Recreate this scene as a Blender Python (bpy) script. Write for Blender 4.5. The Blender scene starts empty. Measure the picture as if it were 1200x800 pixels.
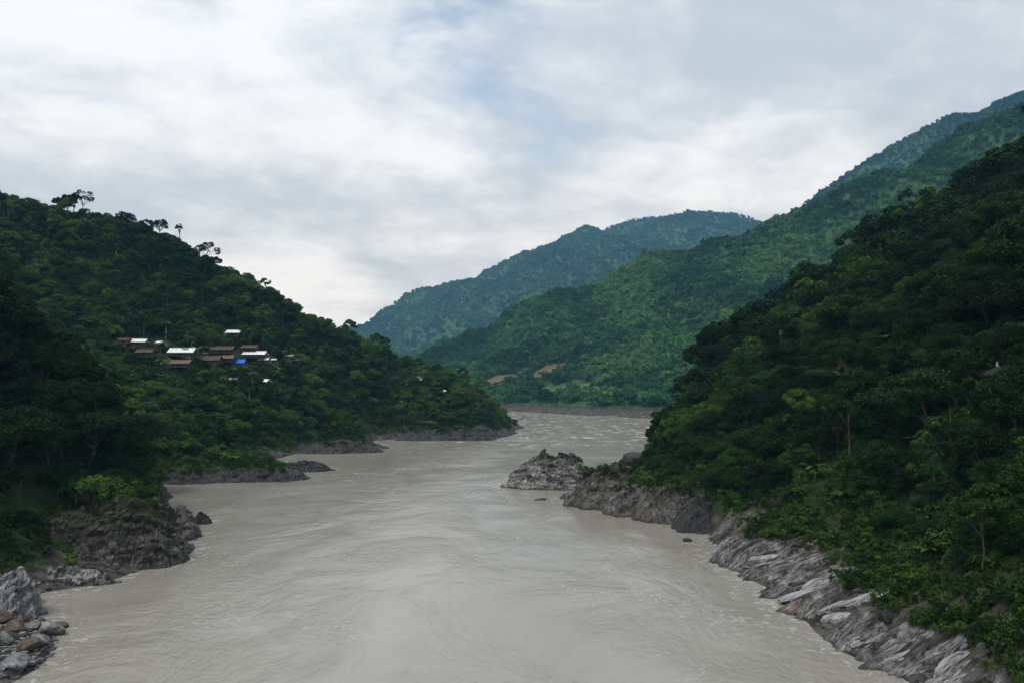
import bpy, math, random
import numpy as np
from mathutils import Vector

rng = np.random.default_rng(11)
random.seed(11)
sc = bpy.context.scene
C = sc.collection
rad = math.radians

# ------------------------------------------------------------------ camera
CAMZ = 25.0
FPX = 28.0 / 36.0 * 1200.0
PITCH = math.atan(52.0 / FPX)
cd = bpy.data.cameras.new('camera')
cd.lens = 28.0; cd.sensor_width = 36.0; cd.clip_start = 0.5; cd.clip_end = 20000
cam = bpy.data.objects.new('camera', cd); C.objects.link(cam)
cam.location = (0, 0, CAMZ); cam.rotation_euler = (rad(90) + PITCH, 0, 0)
sc.camera = cam

# ------------------------------------------------------------------ sky
SUN_EL, SUN_AZ = rad(56), rad(205)        # azimuth from +Y clockwise: behind the camera, to the left
w = bpy.data.worlds.new('World'); sc.world = w; w.use_nodes = True
nt = w.node_tree; nt.nodes.clear()
def N(t, typ, **kw):
    n = t.nodes.new(typ)
    for k, v in kw.items(): setattr(n, k, v)
    return n
def math_node(t, op, a, b=None, c=None, clamp=False):
    n = N(t, 'ShaderNodeMath', operation=op); n.use_clamp = clamp
    for i, v in enumerate((a, b, c)):
        if v is None: continue
        if hasattr(v, 'is_output'): t.links.new(v, n.inputs[i])
        else: n.inputs[i].default_value = v
    return n.outputs[0]
def map_range(t, v, a, b, c=0.0, d=1.0, smooth=True):
    n = N(t, 'ShaderNodeMapRange'); n.interpolation_type = 'SMOOTHSTEP' if smooth else 'LINEAR'
    t.links.new(v, n.inputs[0])
    for i, x in enumerate((a, b, c, d)): n.inputs[i + 1].default_value = x
    return n.outputs[0]
def noise_node(t, vec, scale, detail=4, rough=0.55, dist=0.0, lac=2.0):
    n = N(t, 'ShaderNodeTexNoise'); n.noise_dimensions = '3D'
    if vec is not None: t.links.new(vec, n.inputs['Vector'])
    n.inputs['Scale'].default_value = scale; n.inputs['Detail'].default_value = detail
    n.inputs['Roughness'].default_value = rough; n.inputs['Distortion'].default_value = dist
    n.inputs['Lacunarity'].default_value = lac
    return n.outputs['Fac']
def mixc(t, f, a, b):
    n = N(t, 'ShaderNodeMix'); n.data_type = 'RGBA'
    if hasattr(f, 'is_output'): t.links.new(f, n.inputs[0])
    else: n.inputs[0].default_value = f
    for i, v in ((6, a), (7, b)):
        if hasattr(v, 'is_output'): t.links.new(v, n.inputs[i])
        else: n.inputs[i].default_value = (*v, 1)
    return n.outputs[2]
def mapping(t, vec, loc=(0, 0, 0), rot=(0, 0, 0), scale=(1, 1, 1)):
    n = N(t, 'ShaderNodeMapping'); t.links.new(vec, n.inputs[0])
    n.inputs[1].default_value = loc; n.inputs[2].default_value = rot; n.inputs[3].default_value = scale
    return n.outputs[0]

SKY_LOC = (20.3, 3.3, 7.7)
sky = N(nt, 'ShaderNodeTexSky'); sky.sky_type = 'NISHITA'; sky.sun_disc = False
sky.sun_elevation = SUN_EL; sky.sun_rotation = SUN_AZ
tc = N(nt, 'ShaderNodeTexCoord')
sep = N(nt, 'ShaderNodeSeparateXYZ'); nt.links.new(tc.outputs['Generated'], sep.inputs[0])
zc = math_node(nt, 'ADD', math_node(nt, 'MAXIMUM', sep.outputs[2], 0.0), 0.26)
cx = math_node(nt, 'DIVIDE', sep.outputs[0], zc); cy = math_node(nt, 'DIVIDE', sep.outputs[1], zc)
comb = N(nt, 'ShaderNodeCombineXYZ'); nt.links.new(cx, comb.inputs[0]); nt.links.new(cy, comb.inputs[1])
cv = mapping(nt, comb.outputs[0], loc=SKY_LOC, rot=(0, 0, 0.2), scale=(0.9, 1.15, 1.0))
big = noise_node(nt, cv, 0.62, 3, 0.5, 0.5)
mid = noise_node(nt, mapping(nt, cv, loc=(9, 4, 2)), 1.5, 9, 0.55, 0.25)
fin = noise_node(nt, mapping(nt, cv, loc=(2, 14, 6), scale=(1.3, 1, 1)), 4.6, 10, 0.62, 0.3)
shade = math_node(nt, 'ADD', math_node(nt, 'MULTIPLY', big, 0.42), math_node(nt, 'ADD', math_node(nt, 'MULTIPLY', mid, 0.36), math_node(nt, 'MULTIPLY', fin, 0.22)))
shade = map_range(nt, shade, 0.41, 0.57)
cloud_col = mixc(nt, shade, (0.435, 0.51, 0.605), (0.765, 0.835, 0.915))
# a few thin gaps in the cover, one of them high up over the valley
gapn = noise_node(nt, mapping(nt, cv, loc=(5.3, 2.2, 7)), 2.6, 9, 0.6, 0.3)
gd = N(nt, 'ShaderNodeVectorMath', operation='DISTANCE'); nt.links.new(tc.outputs['Generated'], gd.inputs[0])
gd.inputs[1].default_value = Vector((-0.01, 0.915, 0.41)).normalized()
near_gap = map_range(nt, gd.outputs['Value'], 0.02, 0.20, 1.0, 0.0)
gap = math_node(nt, 'ADD', gapn, math_node(nt, 'MULTIPLY', near_gap, 0.27))
gap = math_node(nt, 'MULTIPLY', map_range(nt, gap, 0.61, 0.80), 0.60)
bg_c = N(nt, 'ShaderNodeBackground'); nt.links.new(cloud_col, bg_c.inputs[0]); bg_c.inputs[1].default_value = 1.0
bg_s = N(nt, 'ShaderNodeBackground'); nt.links.new(sky.outputs[0], bg_s.inputs[0]); bg_s.inputs[1].default_value = 0.15
mx = N(nt, 'ShaderNodeMixShader'); nt.links.new(gap, mx.inputs[0])
nt.links.new(bg_c.outputs[0], mx.inputs[1]); nt.links.new(bg_s.outputs[0], mx.inputs[2])
wo = N(nt, 'ShaderNodeOutputWorld'); nt.links.new(mx.outputs[0], wo.inputs[0])

# ------------------------------------------------------------------ sun (filtered by cloud)
sl = bpy.data.lights.new('sun', 'SUN'); sl.energy = 1.8; sl.angle = rad(14); sl.color = (1.0, 0.95, 0.87)
so = bpy.data.objects.new('sun', sl); C.objects.link(so)
sd = Vector((math.sin(SUN_AZ) * math.cos(SUN_EL), math.cos(SUN_AZ) * math.cos(SUN_EL), math.sin(SUN_EL)))
so.rotation_euler = sd.to_track_quat('Z', 'Y').to_euler(); so.location = sd * 300

vs = sc.view_settings
vs.view_transform = 'Standard'; vs.look = 'None'; vs.gamma = 1.0; vs.use_curve_mapping = False
vs.exposure = 0.32
sc.cycles.use_denoising = True
sc.cycles.max_bounces = 5; sc.cycles.diffuse_bounces = 2; sc.cycles.glossy_bounces = 2
sc.cycles.transmission_bounces = 1; sc.cycles.volume_bounces = 0; sc.cycles.transparent_max_bounces = 6
sc.cycles.caustics_reflective = False; sc.cycles.caustics_refractive = False

# ------------------------------------------------------------------ helpers: pixels of the survey view to world points
ct, st = math.cos(PITCH), math.sin(PITCH)
def ray(u, v):
    a = (u - 600) / FPX; b = (400 - v) / FPX
    return np.array([a, ct - b * st, st + b * ct])
def P(u, v, Y, drop=0.0):
    d = ray(u, v); d = d / d[1] * Y
    return np.array([d[0], Y, CAMZ + d[2] - drop])
def W(u, v, z=0.0):
    d = ray(u, v); t = (z - CAMZ) / d[2]
    return np.array([d[0] * t, d[1] * t, z])
def project(p):
    x, y, z = p[..., 0], p[..., 1], p[..., 2] - CAMZ
    depth = np.maximum(y * ct + z * st, 0.1)
    up = -y * st + z * ct
    return 600 + x / depth * FPX, 400 - up / depth * FPX, depth

# ------------------------------------------------------------------ numpy noise
_perm = np.random.default_rng(5).permutation(256); _perm = np.concatenate([_perm, _perm, _perm])
_g = np.random.default_rng(6).normal(size=(256, 3)); _g /= np.linalg.norm(_g, axis=1)[:, None]
def perlin(p):
    p = np.asarray(p, float); i = np.floor(p).astype(int); f = p - i; i &= 255
    u = f * f * f * (f * (f * 6 - 15) + 10)
    def g(dx, dy, dz):
        h = _perm[_perm[_perm[(i[:, 0] + dx) & 255] + ((i[:, 1] + dy) & 255)] + ((i[:, 2] + dz) & 255)]
        return ((_g[h & 255]) * (f - np.array([dx, dy, dz]))).sum(1)
    lx = lambda a, b, t: a + (b - a) * t
    r = lx(lx(lx(g(0,0,0), g(1,0,0), u[:,0]), lx(g(0,1,0), g(1,1,0), u[:,0]), u[:,1]),
           lx(lx(g(0,0,1), g(1,0,1), u[:,0]), lx(g(0,1,1), g(1,1,1), u[:,0]), u[:,1]), u[:,2])
    return r * 1.6
def fbm(p, o=4, gain=0.5):
    s = 0; a = 1.0
    for k in range(o):
        s = s + a * perlin(p * 2.0 ** k + 13.7 * k); a *= gain
    return s
def fbm2(x, y, wl, o=4, seed=0.0):
    return fbm(np.stack([np.ravel(x) / wl, np.ravel(y) / wl, np.full(np.size(x), seed + 0.37)], 1), o)
def sstep(a, b, x):
    t = np.clip((x - a) / (b - a), 0, 1); return t * t * (3 - 2 * t)
def hash01(ix, iy, k):
    h = np.sin(ix * 127.1 + iy * 311.7 + k * 74.7) * 43758.5453
    return h - np.floor(h)
def facets(s, t, seed):
    """broken-rock relief: every cell of a jittered lattice is a flat tilted facet at its own height"""
    ix, iy = np.floor(s), np.floor(t); best = np.full(s.shape, 1e9); out = np.zeros(s.shape)
    for dx in (-1, 0, 1):
        for dy in (-1, 0, 1):
            cxx, cyy = ix + dx, iy + dy
            ds = s - (cxx + hash01(cxx, cyy, seed)); dt = t - (cyy + hash01(cxx, cyy, seed + 1))
            d = ds * ds + dt * dt
            v = (hash01(cxx, cyy, seed + 2) - 0.5) * 1.2 + (hash01(cxx, cyy, seed + 3) - 0.5) * 1.1 * ds + (hash01(cxx, cyy, seed + 4) - 0.35) * 1.6 * dt
            m = d < best; best = np.where(m, d, best); out = np.where(m, v, out)
    return out

# ------------------------------------------------------------------ object helpers
def tag(o, label=None, cat=None, group=None, kind=None):
    if label: o['label'] = label
    if cat: o['category'] = cat
    if group: o['group'] = group
    if kind: o['kind'] = kind
    return o
def mesh_np(name, v, faces, mat=None, smooth=False, mats=None, midx=None):
    """faces: (n,3) or (n,4) int array"""
    me = bpy.data.meshes.new(name); v = np.asarray(v, np.float32); faces = np.asarray(faces, np.int32)
    k = faces.shape[1]; n = len(faces)
    me.vertices.add(len(v)); me.vertices.foreach_set('co', v.ravel())
    me.loops.add(n * k); me.loops.foreach_set('vertex_index', faces.ravel())
    me.polygons.add(n); me.polygons.foreach_set('loop_start', np.arange(n, dtype=np.int32) * k)
    for m in (mats or ([mat] if mat else [])): me.materials.append(m)
    if midx is not None: me.polygons.foreach_set('material_index', np.asarray(midx, np.int32))
    me.polygons.foreach_set('use_smooth', np.full(n, smooth, dtype=bool))
    me.update(calc_edges=True); me.validate()
    return me
def link(name, me, parent=None, loc=None, rz=0.0):
    o = bpy.data.objects.new(name, me); C.objects.link(o)
    if parent is not None: o.parent = parent
    if loc is not None: o.location = [float(q) for q in loc]
    if rz: o.rotation_euler = (0, 0, rz)
    return o
def grid_faces(nx, ny):
    a = np.arange(nx * ny).reshape(ny, nx)
    return np.stack([a[:-1, :-1], a[:-1, 1:], a[1:, 1:], a[1:, :-1]], -1).reshape(-1, 4)

# ------------------------------------------------------------------ materials
def new_mat(name):
    m = bpy.data.materials.new(name); m.use_nodes = True
    t = m.node_tree; b = t.nodes['Principled BSDF']
    return m, t, b
def set_bump(t, b, h, strength, dist):
    n = N(t, 'ShaderNodeBump'); n.inputs['Strength'].default_value = strength; n.inputs['Distance'].default_value = dist
    t.links.new(h, n.inputs['Height']); t.links.new(n.outputs[0], b.inputs['Normal'])
def pos_z(t):
    g = N(t, 'ShaderNodeNewGeometry'); s = N(t, 'ShaderNodeSeparateXYZ'); t.links.new(g.outputs['Position'], s.inputs[0])
    return g, s.outputs[2]

def foliage_mat(name, dark, mid, bright, gain=1.0):
    m, t, b = new_mat(name)
    at = N(t, 'ShaderNodeAttribute'); at.attribute_type = 'INSTANCER'; at.attribute_name = 'tint'
    lf = N(t, 'ShaderNodeAttribute'); lf.attribute_type = 'GEOMETRY'; lf.attribute_name = 'leaf'
    f = math_node(t, 'ADD', at.outputs['Fac'], math_node(t, 'MULTIPLY_ADD', lf.outputs['Fac'], 0.56, -0.28))
    r = N(t, 'ShaderNodeValToRGB'); t.links.new(f, r.inputs[0])
    e = r.color_ramp.elements
    e[0].position = 0.0; e[0].color = (*[c * gain for c in dark], 1)
    e[1].position = 1.0; e[1].color = (*[c * gain for c in bright], 1)
    x = e.new(0.5); x.color = (*[c * gain for c in mid], 1)
    t.links.new(r.outputs[0], b.inputs['Base Color'])
    b.inputs['Roughness'].default_value = 0.6; b.inputs['Specular IOR Level'].default_value = 0.06
    return m
M_leaf = foliage_mat('leaf', (0.005, 0.012, 0.003), (0.016, 0.044, 0.008), (0.064, 0.128, 0.019))  # dark evergreen, lowered further so that cloud shade sits in the leaf colour
M_leaf_far = foliage_mat('mountain_leaf_painted_sun', (0.012, 0.042, 0.020), (0.040, 0.126, 0.046), (0.112, 0.235, 0.066))  # brighter copy of the leaf: sun through cloud is painted into its greens
M_leaf_blue = foliage_mat('leaf_of_the_far_ridges', (0.008, 0.024, 0.016), (0.020, 0.064, 0.036), (0.062, 0.135, 0.055))
M_grass = foliage_mat('grass_blade', (0.030, 0.060, 0.016), (0.060, 0.105, 0.024), (0.110, 0.150, 0.040))

def simple_mat(name, col, rough=0.8, var=0.25, scale=3.0, spec=0.2, stretch=(1, 1, 1), bump=0.0):
    m, t, b = new_mat(name)
    c = N(t, 'ShaderNodeTexCoord'); v = mapping(t, c.outputs['Object'], scale=stretch)
    n = noise_node(t, v, scale, 5, 0.6)
    lo = [x * (1 - var) for x in col]; hi = [min(1, x * (1 + var)) for x in col]
    t.links.new(mixc(t, map_range(t, n, 0.3, 0.7), lo, hi), b.inputs['Base Color'])
    b.inputs['Roughness'].default_value = rough; b.inputs['Specular IOR Level'].default_value = spec
    if bump: set_bump(t, b, n, bump, 0.05)
    return m
M_bark = simple_mat('bark', (0.10, 0.085, 0.065), 0.9, 0.4, 2.0, stretch=(3, 3, 0.6))
M_palebark = simple_mat('pale_bark', (0.26, 0.24, 0.20), 0.9, 0.35, 2.0, stretch=(3, 3, 0.6))

def rock_mat(name, dark, light, lichen=(0.10, 0.095, 0.06), moss=(0.035, 0.045, 0.016), moss_from=3.0, rust=0.0, balance=0.5, zs=1.0, jw=0.035, dip=0.0):
    m, t, b = new_mat(name)
    c = N(t, 'ShaderNodeTexCoord'); o = mapping(t, c.outputs['Object'], rot=(dip, 0, 0), scale=(1, 1, zs))
    lay = noise_node(t, mapping(t, o, scale=(0.13, 1.1, 0.9)), 1.0, 8, 0.70, 0.5)
    blk = noise_node(t, mapping(t, o, loc=(4, 2, 8)), 0.33, 6, 0.62, 0.4)
    fine = noise_node(t, mapping(t, o, scale=(0.7, 1.8, 1.8)), 3.4, 6, 0.68, 0.3)
    f = math_node(t, 'ADD', math_node(t, 'MULTIPLY', lay, 0.42), math_node(t, 'ADD', math_node(t, 'MULTIPLY', blk, 0.33), math_node(t, 'MULTIPLY', fine, 0.25)))
    col = mixc(t, map_range(t, f, balance - 0.13, balance + 0.12), dark, light)
    # thin dark joints between the beds
    jn = noise_node(t, mapping(t, o, loc=(1, 7, 3), scale=(0.10, 1.9, 1.1)), 1.2, 4, 0.6, 0.5)
    jd = math_node(t, 'ABSOLUTE', math_node(t, 'SUBTRACT', jn, 0.5))
    joint = map_range(t, jd, 0.0, jw, 0.85, 0.0)
    col = mixc(t, joint, col, [x * 0.35 for x in dark])
    if rust:
        rn = noise_node(t, mapping(t, o, loc=(3, 3, 1)), 0.28, 5, 0.6, 0.3)
        col = mixc(t, map_range(t, rn, 0.52, 0.68, 0, rust), col, (0.20, 0.105, 0.055))
    g, z = pos_z(t)
    ln = noise_node(t, mapping(t, g.outputs['Position'], loc=(2, 8, 5)), 0.55, 6, 0.65, 0.3)
    # lichen and moss grow above the flood line
    hz = math_node(t, 'ADD', z, math_node(t, 'MULTIPLY_ADD', ln, 9.0, -4.5))
    lich = map_range(t, hz, moss_from - 1.8, moss_from + 1.6)
    col = mixc(t, math_node(t, 'MULTIPLY', lich, 0.93), col, lichen)
    sn = N(t, 'ShaderNodeSeparateXYZ'); t.links.new(g.outputs['Normal'], sn.inputs[0])
    up = map_range(t, sn.outputs[2], 0.35, 0.85)
    ms = math_node(t, 'MULTIPLY', map_range(t, hz, moss_from + 0.6, moss_from + 3.6), up)
    col = mixc(t, ms, col, moss)
    wet = map_range(t, math_node(t, 'ADD', z, math_node(t, 'MULTIPLY', fine, 0.5)), 0.35, 0.85, 0.72, 0.0)
    col = mixc(t, wet, col, (0.022, 0.021, 0.018))
    t.links.new(col, b.inputs['Base Color'])
    b.inputs['Roughness'].default_value = 0.62; b.inputs['Specular IOR Level'].default_value = 0.4
    h = math_node(t, 'ADD', math_node(t, 'MULTIPLY', lay, 1.0), math_node(t, 'MULTIPLY', fine, 0.5))
    set_bump(t, b, h, 0.9, 0.35)
    return m
M_rock_pale = rock_mat('banded_grey_rock', (0.020, 0.020, 0.021), (0.40, 0.405, 0.415), lichen=(0.022, 0.020, 0.013), moss_from=3.0, balance=0.515, zs=0.12, jw=0.05)
M_rock_rust = rock_mat('rusty_banded_rock', (0.020, 0.020, 0.020), (0.38, 0.38, 0.385), lichen=(0.022, 0.020, 0.013), moss_from=3.0, rust=0.7, balance=0.515, zs=0.12, jw=0.05)
M_slab = rock_mat('pale_slab_rock', (0.050, 0.050, 0.052), (0.44, 0.445, 0.455), moss_from=30, balance=0.47, zs=0.5)
M_rock_crag = rock_mat('black_and_white_rock', (0.012, 0.012, 0.012), (0.42, 0.42, 0.41), lichen=(0.030, 0.028, 0.018), moss_from=6.8, balance=0.525, dip=0.5)
M_rock_mid = rock_mat('brown_grey_rock', (0.022, 0.021, 0.019), (0.22, 0.21, 0.195), lichen=(0.040, 0.035, 0.022), moss_from=5.0, rust=0.12, balance=0.53, dip=0.5)
M_rock_dark = rock_mat('dark_slate_rock', (0.008, 0.009, 0.010), (0.048, 0.050, 0.054), lichen=(0.022, 0.024, 0.013), moss_from=4.2, dip=0.5)
M_rock_strip = rock_mat('dark_rock_with_pale_beds', (0.010, 0.010, 0.010), (0.30, 0.295, 0.28), lichen=(0.020, 0.021, 0.012), moss_from=4.6, balance=0.565, dip=0.6)
M_boulder_grey = rock_mat('grey_boulder', (0.08, 0.082, 0.085), (0.34, 0.35, 0.36), moss_from=30)
M_boulder_brown = rock_mat('brown_boulder', (0.05, 0.038, 0.030), (0.20, 0.155, 0.12), moss_from=30, rust=0.2)

def terrain_mat(name, rock_top, g1, g2):
    m, t, b = new_mat(name)
    g, z = pos_z(t); p = g.outputs['Position']
    n1 = noise_node(t, p, 0.09, 6, 0.65, 0.3); n2 = noise_node(t, p, 0.5, 6, 0.7, 0.2)
    f = math_node(t, 'ADD', math_node(t, 'MULTIPLY', n1, 0.5), math_node(t, 'MULTIPLY', n2, 0.5))
    col = mixc(t, map_range(t, f, 0.36, 0.64), g1, g2)
    at = N(t, 'ShaderNodeAttribute'); at.attribute_type = 'GEOMETRY'; at.attribute_name = 'soil'
    sf = map_range(t, math_node(t, 'ADD', at.outputs['Fac'], math_node(t, 'MULTIPLY_ADD', n2, 0.7, -0.35)), 0.35, 0.65)
    soil = mixc(t, map_range(t, f, 0.4, 0.62), (0.085, 0.060, 0.043), (0.155, 0.115, 0.085))
    col = mixc(t, sf, col, soil)
    at2 = N(t, 'ShaderNodeAttribute'); at2.attribute_type = 'GEOMETRY'; at2.attribute_name = 'crop'
    cf = map_range(t, math_node(t, 'ADD', at2.outputs['Fac'], math_node(t, 'MULTIPLY_ADD', n2, 0.7, -0.35)), 0.35, 0.65)
    col = mixc(t, cf, col, mixc(t, n2, (0.062, 0.090, 0.028), (0.115, 0.125, 0.045)))
    rk = mixc(t, map_range(t, n2, 0.35, 0.65), (0.018, 0.0175, 0.016), (0.085, 0.082, 0.076))
    rz = map_range(t, math_node(t, 'ADD', z, math_node(t, 'MULTIPLY_ADD', f, 7.0, -3.5)), rock_top - 0.7, rock_top + 0.9, 1.0, 0.0)
    col = mixc(t, rz, col, rk)
    t.links.new(col, b.inputs['Base Color'])
    b.inputs['Roughness'].default_value = 0.9; b.inputs['Specular IOR Level'].default_value = 0.15
    set_bump(t, b, n2, 0.8, 0.8)
    return m
M_ground = terrain_mat('undergrowth_and_bank_rock', 3.2, (0.012, 0.020, 0.009), (0.028, 0.050, 0.016))
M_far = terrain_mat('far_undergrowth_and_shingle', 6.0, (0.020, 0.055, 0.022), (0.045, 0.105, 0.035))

# ------------------------------------------------------------------ terrain
class Hill:
    def __init__(s, pts, box, res, noise=(45, 4.0), seed=0.0, floor=-6.0, post=None, c=5.0, gully=None):
        p = np.array(pts, float); s.c = c
        n = len(p); A = s.k(p[:, None, :2], p[None, :, :2])
        Q = np.concatenate([np.ones((n, 1)), p[:, :2] / 100], 1)
        K = np.block([[A, Q], [Q.T, np.zeros((3, 3))]])
        sol = np.linalg.lstsq(K, np.concatenate([p[:, 2], np.zeros(3)]), rcond=None)[0]
        s.p, s.wt, s.q = p, sol[:n], sol[n:]
        x0, x1, y0, y1 = box; s.box = box; s.res = res
        s.nx = int((x1 - x0) / res) + 1; s.ny = int((y1 - y0) / res) + 1
        s.X, s.Y = np.meshgrid(x0 + np.arange(s.nx) * res, y0 + np.arange(s.ny) * res)
        z = s.raw(s.X.ravel(), s.Y.ravel())
        amp = sstep(0, 25, z)
        wl, a = noise
        z = z + fbm2(s.X, s.Y, wl, 4, seed) * a * amp + fbm2(s.X, s.Y, wl * 0.2, 3, seed + 5) * a * 0.12 * sstep(-3, 4, z)
        if gully: z = z + (0.30 - np.abs(fbm2(s.X * 1.5 + s.Y * .4, s.Y * .6, gully[0], 3, seed + 2))) * gully[1] * sstep(8, 60, z)
        if post is not None: z = post(s.X.ravel(), s.Y.ravel(), z)
        s.Z = np.maximum(z, floor).reshape(s.ny, s.nx)
    def k(s, a, b): return -np.sqrt(((a - b) ** 2).sum(-1) + s.c ** 2)
    def raw(s, x, y):
        out = np.empty(x.shape)
        for i in range(0, len(x), 20000):
            q = np.stack([x[i:i+20000], y[i:i+20000]], 1)
            out[i:i+20000] = s.k(q[:, None, :], s.p[None, :, :2]) @ s.wt + s.q[0] + q @ s.q[1:] / 100
        return out
    def h(s, x, y):
        x = np.asarray(x, float); y = np.asarray(y, float)
        fx = np.clip((x - s.box[0]) / s.res, 0, s.nx - 1.001); fy = np.clip((y - s.box[2]) / s.res, 0, s.ny - 1.001)
        i, j = fx.astype(int), fy.astype(int); a, b = fx - i, fy - j
        Z = s.Z
        return Z[j, i]*(1-a)*(1-b) + Z[j, i+1]*a*(1-b) + Z[j+1, i]*(1-a)*b + Z[j+1, i+1]*a*b
    def slope(s, x, y):
        e = s.res
        return np.hypot(s.h(x + e, y) - s.h(x - e, y), s.h(x, y + e) - s.h(x, y - e)) / (2 * e)
    def at(s, u, v, y0=None, y1=None):
        """first point of the hill on the line of sight through survey pixel (u, v)"""
        d = ray(u, v); d = d / d[1]
        Y = np.arange(y0 or s.box[2], y1 or s.box[3], 0.5)
        x, z = d[0] * Y, CAMZ + d[2] * Y
        ok = (x > s.box[0]) & (x < s.box[1])
        hit = np.nonzero(ok & (s.h(x, Y) >= z))[0]
        if len(hit) == 0: return None
        i = hit[0]; return np.array([x[i], Y[i], s.h(x[i], Y[i])])
    def build(s, name, mat, masks=None):
        v = np.stack([s.X.ravel(), s.Y.ravel(), s.Z.ravel()], 1)
        me = mesh_np(name, v, grid_faces(s.nx, s.ny), mat, True)
        for k, arr in (masks or {}).items():
            a = me.attributes.new(k, 'FLOAT', 'POINT'); a.data.foreach_set('value', arr.ravel().astype(np.float32))
        return tag(link(name, me), kind='structure')
    def near(s, pts, r):
        """soft mask round world points"""
        m = np.zeros(s.X.shape)
        for p in pts: m = np.maximum(m, 1 - sstep(0.6, 1.2, np.hypot(s.X - p[0], s.Y - p[1]) / r))
        return m

TH = 7.5     # the skyline of the photograph is treetop; the ground lies a tree lower
def ridge(lst, drop): return [P(u, v, Y, drop) for u, v, Y in lst]
def behind(pts, steps): return [p + np.array([dx, dy, dz]) for p in pts for dx, dy, dz in steps]

# --- left bank: near slope, cove, spur with the village
shoreL = [W(-60, 830), W(20, 795), W(62, 748), W(30, 700), W(110, 684), W(180, 662), W(214, 634), W(196, 600), W(150, 576), W(190, 566), W(300, 562), W(380, 549),
          W(340, 533), W(380, 529), W(455, 525), W(440, 516), W(500, 514), W(580, 512), W(600, 504)]
waterL = [p + np.array([14, 2, -5]) for p in shoreL[::2]] + [W(300, 700) + (0, 0, -6), W(450, 560) + (0, 0, -6), W(600, 520) + (0, 0, -6), W(640, 500) + (0, 0, -6), W(205, 585) + (0, 0, -1.5)]
ridgeL = ridge([(-140, 170, 320), (0, 226, 330), (60, 243, 335), (120, 262, 342), (190, 274, 352), (240, 304, 362), (300, 343, 374), (340, 358, 382), (380, 383, 392),
                (420, 398, 402), (450, 410, 410), (490, 424, 420), (530, 430, 430), (560, 448, 438)], TH) + [P(578, 476, 442, 5), P(592, 498, 446, 1.5)]
backL = behind(ridgeL[::2], [(10, 70, -18), (20, 150, -60)])
nearL = [P(0, 322, 132, 12), P(60, 368, 136, 12), P(110, 424, 138, 11), P(140, 470, 138, 10), P(152, 540, 138, 6), P(40, 600, 112, 3), P(0, 640, 100, 1), P(110, 600, 120, 1),
         np.array([-130, 130, 62]), np.array([-190, 150, 95]), np.array([-140, 60, 55]), np.array([-90, 40, 22]), np.array([-120, 195, 38]), np.array([-90, 185, 14]), np.array([-180, 220, 62])]
innerL = [P(140, 424, 285), P(200, 426, 294), P(260, 428, 314), P(330, 428, 336), P(200, 480, 262, 5), P(300, 490, 290, 6), P(400, 480, 336, 8), P(100, 330, 318, 8), P(220, 350, 334, 8),
          P(330, 390, 362, 8), P(480, 460, 395, 8), P(540, 470, 410, 8), P(250, 540, 222, 1), P(420, 500, 326, 5), P(540, 496, 396, 3), P(350, 510, 300, 5)]
hill_L = Hill(shoreL + waterL + ridgeL + backL + nearL + innerL, (-300, 24, 30, 620), 2.0, (48, 3.5), 1.0)

# --- right bank: long slope ending in a spur
shoreR = [np.array([36, 25, 0]), W(1062, 802), W(990, 766), W(925, 715), W(908, 700), W(870, 672), W(832, 650), W(828, 626), W(790, 612), W(740, 604), W(680, 588), W(700, 572), W(735, 560), W(748, 545), W(752, 536)]
waterR = [p + np.array([-13, -2, -5]) for p in shoreR[:10:2]] + [W(600, 600) + (0, 0, -6), W(640, 560) + (0, 0, -5), W(690, 535) + (0, 0, -6), W(560, 640) + (0, 0, -6), np.array([45, 300, -6]), np.array([90, 330, -6])]
bandR = [W(1130, 716, 4.6), W(1060, 650, 4.8), W(990, 612, 5.2), W(900, 590, 5.6), W(830, 578, 5.5), W(760, 570, 4.5), np.array([44, 30, 7])]
spurR = ridge([(1200, 178, 262), (1110, 235, 254), (1030, 268, 248), (960, 325, 242), (900, 362, 238), (850, 392, 234), (820, 412, 232), (795, 465, 231), (765, 508, 231)], TH)
slopeR = [np.array(q, float) for q in ((70, 60, 31), (110, 70, 66), (180, 80, 118), (300, 100, 175), (66, 100, 28), (100, 110, 58), (170, 120, 112), (68, 150, 30), (104, 160, 60), (160, 170, 100),
          (64, 195, 27), (100, 205, 55), (150, 215, 88), (240, 220, 140), (300, 250, 165))]
backR = [np.array(q, float) for q in ((70, 270, 8), (110, 290, 28), (170, 310, 50), (250, 320, 80), (330, 330, 90), (100, 345, -2), (180, 390, -2), (280, 420, -2))]
ROADZ = 27.0
def bench(x, y, z):
    m = (sstep(60, 75, y) * (1 - sstep(150, 170, y)))
    t = np.clip((z - ROADZ) / 2.6, -1, 1)
    return z + m * (np.where(np.abs(t) < 1, ROADZ + 2.6 * np.sign(t) * np.abs(t) ** 3.2, z) - z)
hill_R = Hill(shoreR + waterR + bandR + spurR + slopeR + backR, (4, 330, 20, 430), 2.0, (40, 4.5), 7.0, post=bench)

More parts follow.
